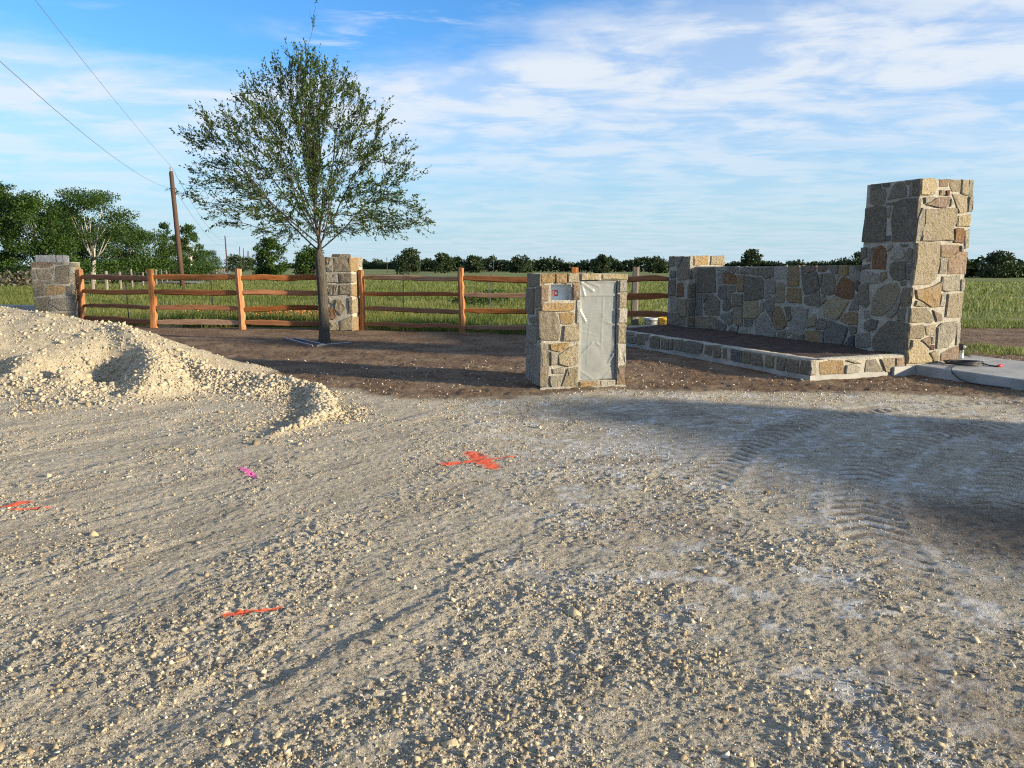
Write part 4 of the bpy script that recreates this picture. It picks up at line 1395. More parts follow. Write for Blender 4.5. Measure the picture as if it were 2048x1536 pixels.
# ------------------------------------------------------------------ mailbox pillar
MR = 0.197
mp = empty('mailbox_pillar', (0.385, 10.0, 0), MR)
tag(mp, 'square tan rubble stone mailbox pillar with a recessed door opening', 'mailbox pillar')
W_, D_, H_ = 1.141, 0.874, 1.505
mb = MB()
mb.box(0, W_, 0.16, D_, -0.06, H_)
for a, b_, c, d in ((0, .12, -.06, H_), (.12, .393, -.06, 1.17), (.12, .393, 1.37, H_), (.393, .507, -.06, H_), (.507, 1.029, -.06, .098), (.507, 1.029, 1.42, H_), (1.029, W_, -.06, H_)):
    mb.box(a, b_, 0, .16, c, d)
mb.build('mortar', MATS['mortar'], mp)
face_stones('mail_front', mp, (0, 0, 0), X3, nY, (0, W_))
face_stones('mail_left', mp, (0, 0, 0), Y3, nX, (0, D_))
# rough base splash of mortar
vs, fs = [], []
for i in range(29):
    f = i / 28
    x = -0.02 + f * (W_ + 0.04)
    a = len(vs)
    dd = 0.05 + random.uniform(-.02, .05)
    vs += [(x, 0.03, 0.035), (x, -0.025 - random.uniform(0, .015), 0.022 + random.uniform(-.012, .012)), (x, -0.03 - dd, -0.03)]
    if i: fs += [(a - 3, a - 2, a + 1, a), (a - 2, a - 1, a + 2, a + 1)]
mesh('mortar_skirt', vs, [f[::-1] for f in fs], MATS['mortar'], mp, True)
# metal cabinet doors behind the film
cab = MB(); cab.box(.509, 1.027, 0.054, 0.158, .10, 1.418); cab_o = cab.build('cabinet', MATS['cabinet_seam'], mp)
zs = [.105, .232, .545, .785, .935, 1.21, 1.412]
for k, (a, b_) in enumerate(zip(zs[:-1], zs[1:])):
    d = MB(); d.add(*[([(.512, .0535, a + .004), (1.024, .0535, a + .004), (1.024, .0535, b_ - .004), (.512, .0535, b_ - .004),
                        (.517, .042, a + .009), (1.019, .042, a + .009), (1.019, .042, b_ - .009), (.517, .042, b_ - .009)]),
                      [(4, 5, 6, 7), (0, 1, 5, 4), (1, 2, 6, 5), (2, 3, 7, 6), (3, 0, 4, 7)]])
    dd = d.build('cabinet_door', MATS['cabinet_metal'], cab_o)
# intercom niche lining and sticker
nb = MB()
nb.add([(.121, .004, 1.171), (.392, .004, 1.171), (.392, .004, 1.369), (.121, .004, 1.369), (.121, .155, 1.171), (.392, .155, 1.171), (.392, .155, 1.369), (.121, .155, 1.369)],
       [(4, 5, 6, 7), (0, 1, 5, 4), (2, 3, 7, 6), (1, 2, 6, 5), (3, 0, 4, 7)])
niche = nb.build('niche_box', MATS['galvanised'], mp)
st = MB(); st.box(.175, .255, .150, .153, 1.215, 1.292); sto = st.build('sticker', MATS['sticker_red'], niche)
sw = MB()
for z, x1 in ((1.280, .205), (1.268, .208), (1.256, .202), (1.240, .208), (1.226, .200)):
    sw.box(.179, x1, .1485, .1498, z - .0035, z + .0035)
ring = [(.231 + .015 * math.cos(a), 1.254 + .019 * math.sin(a)) for a in [2 * math.pi * k / 20 for k in range(20)]]
inn = [(.231 + .0075 * math.cos(a), 1.254 + .010 * math.sin(a)) for a in [2 * math.pi * k / 20 for k in range(20)]]
sw.add([(x, .1488, z) for x, z in ring + inn], [(i, (i + 1) % 20, 20 + (i + 1) % 20, 20 + i) for i in range(20)])
sw.build('sticker_print', MATS['sticker_white'], niche)

# plastic film taped over the door
nu, nv = 42, 96
a = np.linspace(.500, 1.012, nu); b_ = np.linspace(.100, 1.416, nv)
AA, BB = np.meshgrid(a, b_)
fu, fv = (AA - .5) / .512, (BB - .1) / 1.316
DD = 0.024 - 0.012 * np.clip(1 - fu / 0.10, 0, 1) + 0.006 * fbm(AA * 6, BB * 6, 3, 3)
def crease(x0, z0, x1, z1, wd, am):
    d = seg_dist(AA, BB, (x0, z0), (x1, z1))
    return -am * np.exp(-(d / wd) ** 2)
for cr in ((.52, 1.40, .70, 1.28, .012, .016), (.53, 1.39, .58, 1.22, .012, .014), (.60, 1.405, .78, 1.34, .010, .012), (.52, 1.02, .60, .88, .012, .014),
           (.52, .42, .70, .60, .010, .012), (.93, .34, .99, .44, .014, .016), (.75, .60, .80, .56, .010, .010), (.56, .15, .95, .30, .012, .010), (.9, .86, .97, .85, .01, .014),
           (.98, .3, 1.0, 1.0, .010, .012), (.51, 1.40, 1.0, 1.405, .012, .012), (.54, 1.22, 1.0, 1.225, .010, .010), (.82, .5, .84, 1.2, .006, .006), (.62, .3, .66, .9, .005, .005),
           (.70, .12, .55, .22, .008, .010), (.85, .12, .95, .2, .008, .010), (.55, .75, .75, .70, .006, .006)):
    DD = DD + crease(*cr)
AA = AA + (fu > 0.98) * 0.012 * vn(BB * 9, BB * 0, 8)
BB = BB + (fv < 0.015) * 0.012 * vn(AA * 12, AA * 0, 9)
ii = np.arange(nu * nv).reshape(nv, nu)
film = npmesh('plastic_sheet', np.stack([AA, DD, BB], -1).reshape(-1, 3), np.stack([ii[:-1, :-1], ii[:-1, 1:], ii[1:, 1:], ii[1:, :-1]], -1).reshape(-1, 4), MATS['plastic_film'], None, True)
film.location = (0.385, 10.0, 0); film.rotation_euler = (0, 0, MR)
sol = film.modifiers.new('thick', 'SOLIDIFY'); sol.thickness = 0.001
tag(film, 'creased translucent plastic sheet taped over the mailbox pillar door', 'plastic sheet')

# ------------------------------------------------------------------ fence pillars
DR = -0.152
dvu = Vector((math.cos(DR), math.sin(DR), 0))
d0 = Vector((-3.962, 19.086, 0)) - dvu * 0.855
dp = empty('fence_pillar', d0, DR)
tag(dp, 'square stone fence pillar behind the young oak trunk', 'pillar', 'stone pillars along the fence')
mb = MB(); mb.box(0, .855, 0, .842, -.1, 1.83); mb.build('mortar', MATS['mortar'], dp)
face_stones('mid_front', dp, (0, 0, 0), X3, nY, (0, .855))
face_stones('mid_right', dp, (.855, 0, 0), Y3, X3, (0, .842))
cs = MB()
ringc = [(.30, .18), (.52, .15), (.68, .22), (.72, .42), (.58, .52), (.36, .48), (.27, .33)]
nn = len(ringc)
cs.add([(x, y, 1.832) for x, y in ringc] + [(x * .98 + .01, y * .98 + .008, 1.875) for x, y in ringc] + [(x * .9 + .05, y * .9 + .035, 1.905) for x, y in ringc],
       [tuple(range(nn))[::-1]] + [(r * nn + i, r * nn + (i + 1) % nn, (r + 1) * nn + (i + 1) % nn, (r + 1) * nn + i) for r in range(2) for i in range(nn)] + [tuple(2 * nn + i for i in range(nn))])
cso = cs.build('loose_stone', MATS['rubble_stone'], None, False, d0, (0, 0, DR))
cso.color = (.2, .165, .12, 1)
tag(cso, 'flat loose stone lying on top of the fence pillar behind the oak', 'stone')

LR = 0.293
lvu = Vector((math.cos(LR), math.sin(LR), 0)); lvw = Vector((-math.sin(LR), math.cos(LR), 0))
l0 = Vector((-12.029, 21.23, 0)) - lvu * 0.96
lp = empty('fence_pillar', l0, LR)
tag(lp, 'square grey stone fence pillar behind the gravel heap, blocks on top', 'pillar', 'stone pillars along the fence')
mb = MB(); mb.box(0, .96, 0, .94, -.1, 1.722); mb.build('mortar', MATS['mortar'], lp)
face_stones('left_front', lp, (0, 0, 0), X3, nY, (0, .96))
filler(lp, (.96, 0, 0), Y3, X3, .94, 0.02, 1.71, 8)
def block(x0, x1, lab):
    b = MB()
    b.add(*bev_box(x0, x1, .12, .52, 1.724, 1.90, .008))
    o = b.build('concrete_block', MATS['grey_block'], None, False, l0, (0, 0, LR))
    tag(o, lab, 'block')
block(.085, .565, 'long grey concrete block on top of the stone fence pillar')
block(.585, .735, 'short middle grey concrete block on top of the stone fence pillar')
block(.750, .805, 'thin upright grey concrete block at the end of the row on the pillar')

# ------------------------------------------------------------------ split rail fence
def post_mesh(hgt, seed, r=0.082):
    rr = random.Random(seed)
    base = [(-1, -.75), (.1, -1.0), (.95, -.8), (1.0, .5), (.3, .95), (-.8, .8)]
    base = [(x * r * rr.uniform(.85, 1.15), y * r * rr.uniform(.85, 1.15)) for x, y in base]
    n, lv = len(base), 13
    vs, fs = [], []
    tw = rr.uniform(-.25, .25)
    notch = [1.30, .92, .53, .14]
    for j in range(lv):
        z = -0.25 + (hgt + .25) * j / (lv - 1)
        for i, (x, y) in enumerate(base):
            s = 1 - 0.10 * j / lv + rr.uniform(-.05, .05)
            a = tw * j / lv
            k = 1.0
            if x > 0 and min(abs(z - q) for q in notch) < .07: k = .80
            zz = z + (rr.uniform(-.02, .012) if j == lv - 1 else 0)
            vs.append(((x * math.cos(a) - y * math.sin(a)) * s * k + .012 * math.sin(z * 3 + seed), (x * math.sin(a) + y * math.cos(a)) * s, zz))
    for j in range(lv - 1):
        for i in range(n):
            i2 = (i + 1) % n
            fs.append((j * n + i, j * n + i2, (j + 1) * n + i2, (j + 1) * n + i))
    fs.append(tuple((lv - 1) * n + i for i in range(n)))
    return vs, fs


def rail_mesh(L, seed, hgt=0.062, thick=0.036):
    rr = random.Random(seed)
    n, lv = 6, 15
    base = [(-.9, -.9), (.1, -1.1), (1.0, -.8), (.9, .7), (-.1, 1.1), (-1, .8)]
    base = [(a * rr.uniform(.8, 1.15), b_ * rr.uniform(.85, 1.15)) for a, b_ in base]
    vs, fs = [], []
    p1, p2, am = rr.uniform(0, 6), rr.uniform(0, 6), rr.uniform(.004, .02)
    for j in range(lv):
        f = j / (lv - 1)
        x = L * f
        e = min(f, 1 - f)
        tp_ = 0.62 + 0.38 * min(1, e / .12)
        oz = am * math.sin(f * 5 + p1) + rr.uniform(-.004, .004) + (.012 * math.sin(f * 13 + p2) if seed % 5 == 0 else 0)
        oy = .010 * math.sin(f * 4 + p2)
        for a, b_ in base:
            vs.append((x, a * thick * tp_ * rr.uniform(.93, 1.07) + oy, b_ * hgt * tp_ * rr.uniform(.92, 1.08) + oz))
    for j in range(lv - 1):
        for i in range(n):
            i2 = (i + 1) % n
            fs.append((j * n + i, (j + 1) * n + i, (j + 1) * n + i2, j * n + i2))
    fs.append(tuple(range(n)))
    fs.append(tuple((lv - 1) * n + i for i in range(n))[::-1])
    return vs, fs


def rail_fence(label, posts, ends, seed):
    """posts: [(x,y,height)], ends: extra wall points the rails run into"""
    root = empty('split_rail_fence', (posts[0][0], posts[0][1], 0))
    tag(root, label, 'fence', 'split rail fences')
    o0 = Vector((posts[0][0], posts[0][1], 0))
    for k, (x, y, h) in enumerate(posts):
        v, f = post_mesh(h, seed + k)
        gz = gh(x, y)
        mesh('post', v, f, MATS['cedar_post'], root, False, Vector((x, y, gz)) - o0, (random.uniform(-.012, .012), random.uniform(-.012, .012), random.uniform(-.5, .3)))
    line = [(p[0], p[1]) for p in posts] + ends
    for k in range(len(line) - 1):
        a, b_ = line[k], line[k + 1]
        for i, z in enumerate((1.305, .925, .535, .150)):
            za = z + random.uniform(-.02, .02) + gh(*a)
            zb = z + random.uniform(-.02, .02) + gh(*b_)
            d = Vector((b_[0] - a[0], b_[1] - a[1], zb - za))
            v, f = rail_mesh(d.length, seed * 7 + k * 4 + i, random.uniform(.050, .066), random.uniform(.03, .04))
            o = mesh('rail', v, f, MATS['cedar_rail'], root, False, Vector((a[0], a[1], za)) - o0)
            o.rotation_euler = (random.uniform(-.15, .15), -math.asin(d.z / d.length), math.atan2(d.y, d.x))
    return root


P0 = (-11.98, 21.52, 1.52)
rail_fence('orange brown split rail fence between the two stone fence pillars', [P0, (-9.36, 20.15, 1.52), (-6.87, 19.6, 1.54)], [(-4.72, 19.55)], 11)
rail_fence('orange brown split rail fence behind the mailbox pillar, running to the garden wall', [(-3.79, 19.50, 1.50), (-1.19, 18.45, 1.56), (1.42, 17.75, 1.58)], [(3.56, 17.6)], 31)

v, f = post_mesh(1.60, 77, .085)
o = mesh('wooden_post', v, f, MATS['weathered_post'], None, False, (3.02, 19.0, gh(3.02, 19.0) - .02), (0, 0.01, .4))
tag(o, 'grey weathered wooden post standing behind the split rail fence', 'post')

# steel post line behind the rails
root = empty('steel_post_fence', (-14, 23, 0))
tag(root, 'thin wire fence on dark steel posts behind the split rails', 'fence')
tps = [(-11.15, 22.4), (-9.3, 24.0), (-6.1, 24.4), (-3.4, 24.1), (-0.67, 23.6), (2.2, 23.0), (5.2, 22.6)]
for x, y in tps:
    mb = MB(); mb.box(-.016, .016, -.004, .004, -.3, 1.45); mb.box(-.004, .004, .0045, .028, -.3, 1.448); mb.box(-.03, .03, .029, .033, -.28, -.1)
    mb.build('steel_post', MATS['black_metal'], root, False, Vector((x + 14, y - 23, gh(x, y))), (0, random.uniform(-.03, .03), random.uniform(-.4, .4)))
for z in (.25, .55, .85, 1.12, 1.36):
    mb = MB()
    pts = []
    for a, b_ in zip(tps[:-1], tps[1:]):
        for k in range(4):
            q = k / 4
            pts.append((a[0] * (1 - q) + b_[0] * q + 14, a[1] * (1 - q) + b_[1] * q - 23, z - .02 * math.sin(q * math.pi)))
    pts.append((tps[-1][0] + 14, tps[-1][1] - 23, z))
    mb.tube(pts, .0018, 4); mb.build('wire', MATS['fence_wire'], root)

# roadside wire fence on old wooden posts
root = empty('roadside_fence', (-23, 43, 0))
tag(root, 'old roadside wire fence on grey wooden posts receding beside the road', 'fence')
prev = None
yy = 38.0
k = 0
strand = {z: [] for z in (.4, .8, 1.15)}
while yy < 330:
    x = -23.2 - .34 * (yy - 43) + random.uniform(-.15, .15)
    gz = float(field_drop(np.array(x), np.array(yy)))
    mb = MB()
    hh = random.uniform(1.15, 1.45)
    r0 = random.uniform(.06, .10)
    mb.lathe([(r0, -.3), (r0, .5), (r0 * .92, hh - .02), (r0 * .7, hh)], 7)
    mb.build('post', MATS['weathered_post'], root, False, (x + 23, yy - 43, gz), (random.uniform(-.05, .05), random.uniform(-.06, .06), random.uniform(0, 3)))
    for z in strand: strand[z].append((x + 23, yy - 43, gz + z))
    yy += random.uniform(4.3, 5.2) * (1 + max(0, yy - 150) * .004)
    k += 1
for z in strand:
    mb = MB(); mb.tube(strand[z], .006, 4); mb.build('wire', MATS['fence_wire'], root)

# ------------------------------------------------------------------ road, kerb wall
RZ = {75: .02, 98: -.12, 120: -.22, 177: -.36, 260: -.42, 380: -.36, 540: -.12, 800: .12, 1200: .4}
pts = [(-38 - .345 * (yy - 87), yy) for yy in RZ]
vs, fs = [], []
for i, (x, y) in enumerate(pts):
    a = pts[max(i - 1, 0)]; b_ = pts[min(i + 1, len(pts) - 1)]
    d = Vector((b_[0] - a[0], b_[1] - a[1], 0)).normalized()
    nrm = Vector((d.y, -d.x, 0))
    z = RZ[y]
    for s, dz in ((-5.2, -.9), (-3.1, 0), (0, .05), (3.1, 0), (5.2, -.9)):
        q = Vector((x, y, z + dz)) + nrm * s
        vs.append(tuple(q))
    if i:
        for k in range(4):
            fs.append(((i - 1) * 5 + k, (i - 1) * 5 + k + 1, i * 5 + k + 1, i * 5 + k))
road = mesh('road', vs, fs, MATS['asphalt'], None, True)
tag(road, 'narrow grey country road running away past the trees', 'road', kind='structure')

mb = MB()
a, b_ = Vector((-13.15, 21.75, 0)), Vector((-19.5, 22.9, 0))
d = (b_ - a).normalized(); nr_ = Vector((-d.y, d.x, 0))
L = (b_ - a).length
vv, ff = bev_box(0, L, -.12, .12, -.2, .52, .02)
mb.add(vv, ff)
o = mb.build('culvert_wall', MATS['concrete'], None, False, a, (0, 0, math.atan2(d.y, d.x)))
tag(o, 'low grey concrete culvert wall behind the gravel heap', 'culvert wall')

# ------------------------------------------------------------------ utility poles and lines
def pole(name_lab, x, y, h, r=.15, lean=0.0, detail=False):
    gz = float(field_drop(np.array(float(x)), np.array(float(y))))
    root = empty('utility_pole', (x, y, gz))
    root.rotation_euler = (0, lean, 0)
    mb = MB(); mb.lathe([(r, -.5), (r * .97, h * .3), (r * .8, h * .98), (r * .6, h)], 12); mb.build('shaft', MATS['pole_wood'], root, True)
    mb = MB(); mb.lathe([(.03, h), (.03, h + .12), (.09, h + .16), (.09, h + .22), (.05, h + .26), (.07, h + .30), (.03, h + .36)], 10); mb.build('insulator', MATS['insulator'], root)
    if detail:
        mb = MB(); mb.box(-.26, .2, -.04, .04, h - 1.28, h - 1.20)
        mb.build('bracket', MATS['insulator'], root)
    tag(root, name_lab, 'utility pole', 'utility poles along the road')
    return root


p1 = pole('tall brown wooden utility pole nearest, rising between the oak and the woods', -24.9, 58.6, 8.6, .19, -.038, True)
pole('second brown utility pole along the road, left of the round tree', -83.8, 229, 10.9, .2, -.02)
pole('third utility pole, small, at the far end of the road', -118, 338, 10.6, .2)
pole('fourth utility pole, tiny, just left of the round dark tree', -136, 395, 11.2, .2)
pole('fifth utility pole, tiny, beyond the fourth', -186, 548, 13.0, .25)
pole('sixth utility pole, tiniest, touching the round dark tree in view', -196, 580, 13.5, .25)
pole('thin distant utility pole rising above the field beside the lone tree', -53, 330, 6.6, .16)
pole('thin distant utility pole above the tree line behind the fence', -10, 420, 9.5, .2)


def wire(label, pts, r):
    mb = MB()
    P_ = []
    for (a, b_, sag) in pts:
        for k in range(17):
            f = k / 16
            if P_ and k == 0: continue
            q = Vector(a) * (1 - f) + Vector(b_) * f
            q.z -= sag * 4 * f * (1 - f)
            P_.append(q)
    mb.tube(P_, r, 5)
    o = mb.build('power_line', MATS['power_wire'], None, True)
    tag(o, label, 'power line')


wire('upper power line from the utility pole tip up across the sky', [((-25.22, 58.6, 8.95), (-1.8, -11.0, 9.7), .55), ], .008)
wire('lower power line fixed below the utility pole tip', [((-25.4, 58.6, 7.35), (-1.8, -11.0, 8.2), 1.55)], .009)
wire('upper power line running away behind the oak to the far poles', [((-25.22, 58.6, 8.95), (-83.6, 229, 9.75), 2.2)], .016)
wire('lower power line running away behind the oak to the far poles', [((-25.1, 58.6, 7.35), (-83.6, 229, 8.4), 2.2)], .012)

# ------------------------------------------------------------------ small things
for (a, b_, lab) in (((-5.0, 16.75, .03), (-3.98, 15.3, .04), 'pale straight metal edging strip lying in front of the oak trunk'),
                     ((-4.80, 16.85, .03), (-3.80, 15.55, .035), 'second pale edging strip lying parallel beside the first under the oak'),
                     ((-3.92, 15.38, .04), (-3.35, 15.95, .04), 'short grey edging strip on the soil, pointing away from the oak')):
    za, zb = gh(a[0], a[1]) + .03, gh(b_[0], b_[1]) + .03
    A_, B_ = Vector((a[0], a[1], za)), Vector((b_[0], b_[1], zb))
    d = B_ - A_
    mb = MB(); mb.box(0, d.length, -.003, .003, -.02, .02); mb.box(0, d.length, .0035, .012, .017, .021)
    o = mb.build('edging_strip', MATS['edging_metal'], None, False, A_, (0.5, -math.asin(d.z / d.length), math.atan2(d.y, d.x)))
    tag(o, lab, 'edging strip')

mb = MB(); mb.tube([(4.335, 14.85, .2), (4.36, 14.9, .34), (4.40, 14.93, .455)], .013, 8)
o = mb.build('irrigation_riser', MATS['black_rubber'], None, True)
tag(o, 'black irrigation stub sticking up from the planter soil', 'pipe')

def bucket(x, y, z, mat, lab, r, h):
    root = empty('bucket', (x, y, z))
    mb = MB(); mb.lathe([(r * .86, 0), (r * .97, h * .8), (r * 1.04, h * .8), (r * 1.04, h * .86), (r, h * .87), (r * 1.02, h * .97), (r * .96, h), (r * .9, h * .97), (r * .82, .02)], 24)
    mb.build('body', MATS[mat], root, True)
    mb = MB(); mb.tube([(r * 1.04, 0, h * .85), (r * .9, -r * .7, h * .6), (0, -r * 1.25, h * .45), (-r * .9, -r * .7, h * .6), (-r * 1.04, 0, h * .85)], .004, 5); mb.build('handle', MATS['galvanised'], root, True)
    tag(root, lab, 'bucket')
bz = gh(3.3, 18.7)
bucket(3.38, 18.75, .13, 'grey_bucket', 'grey plastic bucket by the end pillar behind the planter', .165, .24)
bucket(3.72, 18.85, .13, 'yellow_bucket', 'yellow plastic bucket beside the end pillar', .155, .24)
mb = MB(); mb.add(*bev_box(3.0, 4.3, 18.4, 19.2, -.1, .13, .01)); o = mb.build('concrete_pad', MATS['concrete'])
tag(o, 'small grey concrete pad carrying two buckets behind the planter', 'pad')
mb = MB(); mb.lathe([(.05, 0), (.065, .02), (.055, .12), (.02, .15)], 10); o = mb.build('blue_scoop', MATS['blue_plastic'], None, True, (3.62, 17.35, .285)); o.scale = (.7, .7, .9)
tag(o, 'small dark blue plastic piece at the foot of the end pillar', 'plastic piece')

# landscape lights and cable on the slab
def spot(x, y, z, h, rz, lab, tilt=0.0):
    root = empty('landscape_light', (x, y, z), rz)
    root.rotation_euler = (tilt, 0, rz)
    mb = MB(); mb.lathe([(.045, 0), (.045, h * .08), (.038, h * .1), (.038, h * .55), (.042, h * .57)], 14); mb.build('housing', MATS['galvanised'], root, True)
    mb = MB(); mb.lathe([(.043, h * .57), (.046, h * .6), (.046, h * .9), (.036, h), (.03, h * .96)], 14); mb.build('cap', MATS['black_metal'], root, True)
    mb = MB(); mb.lathe([(.012, 0), (.02, .005), (.02, .02), (.012, .025)], 10, (.0, -.055, h * .78)); mb.build('lens', MATS['sticker_white'], root)
    mb = MB(); mb.tube([(.03, .02, .02), (.1, .06, .10), (.16, .02, .03), (.2, -.02, .012)], .007, 6); mb.build('lead', MATS['black_rubber'], root, True)
    tag(root, lab, 'landscape light', 'landscape lights waiting on the slab')
def gp(u, v, z): return gloc(u, v, z)
q = gp(1.50, .28, .14); spot(q.x, q.y, .14, .23, .3, 'silver landscape light with black cap, nearest on the slab')
q = gp(1.40, .36, .14); spot(q.x, q.y, .14, .25, 1.2, 'silver landscape light with black cap, close behind its neighbour on the slab', .06)
q = gp(1.48, .95, 0.0); spot(q.x, q.y, gh(q.x, q.y) + .05, .46, 2.0, 'tallest landscape light with black head beside the gate pillar')
pts = []
for k in range(121):
    t_ = k / 120
    a = t_ * 2 * math.pi * 5
    rr_ = .24 + .02 * math.sin(a * .37) + .015 * math.sin(a * 1.3)
    c_ = gloc(.78, -.32)
    pts.append((c_.x + rr_ * math.cos(a) + .02 * math.sin(t_ * 9), c_.y + rr_ * .8 * math.sin(a), .152 + .045 * t_ + .006 * math.sin(a * 2.1)))
q1, q2 = gloc(1.0, -.70), gloc(.98, -.78)
pts += [(q1.x - .05, q1.y + .2, .155), (q1.x - .05, q1.y + .08, .153), (q1.x, q1.y, .153)]
root = empty('power_cable', gloc(.78, -.32, .14))
mb = MB(); ofs = gloc(.78, -.32, .14)
mb.tube([Vector(p) - ofs for p in pts], .010, 6); mb.build('coil', MATS['black_rubber'], root, True)
mb = MB(); mb.tube([Vector((q1.x, q1.y, .153)) - ofs, Vector((q1.x + .045, q1.y + .012, .160)) - ofs, Vector((q1.x + .1, q1.y + .03, .165)) - ofs], [.016, .024, .020], 8); mb.build('plug', MATS['red_plastic'], root, True)
tl = [gloc(.55, -.4, .155), gloc(.35, -.5, .153), gloc(.16, -.62, .152), gloc(.09, -.70, .10), gloc(.06, -.85, .03), gloc(.0, -1.05, .012), gloc(-.02, -1.3, .015), gloc(.05, -1.6, .012)]
mb = MB(); mb.tube([p - ofs for p in tl], .008, 6); mb.build('tail', MATS['black_rubber'], root, True)
tag(root, 'coiled black power cable with a red plug lying on the concrete slab', 'cable')
# ------------------------------------------------------------------ leaves
def leaf_cloud(P, Dn, L, Wd, tint, droop=0.0):
    """P positions (n,3), Dn growth directions (n,3), length, width -> folded leaf of two triangles"""
    n = len(P)
    Dn = Dn / (np.linalg.norm(Dn, axis=1, keepdims=True) + 1e-9)
    r = RNG.normal(size=(n, 3))
    S = np.cross(Dn, r); S /= (np.linalg.norm(S, axis=1, keepdims=True) + 1e-9)
    U = np.cross(S, Dn)
    L = np.broadcast_to(L, (n,))[:, None]; Wd = np.broadcast_to(Wd, (n,))[:, None]
    a = P
    b = P + Dn * L * 0.48 + S * Wd * 0.5 + U * Wd * 0.12
    c = P + Dn * L
    d = P + Dn * L * 0.52 - S * Wd * 0.5 + U * Wd * 0.12
    V = np.stack([a, b, c, d], 1).reshape(-1, 3)
    i = np.arange(n) * 4
    F = np.concatenate([np.stack([i, i + 1, i + 2], -1), np.stack([i, i + 2, i + 3], -1)])
    C = np.repeat(np.stack([tint] * 3, -1), 4, 0)
    return V, F, C


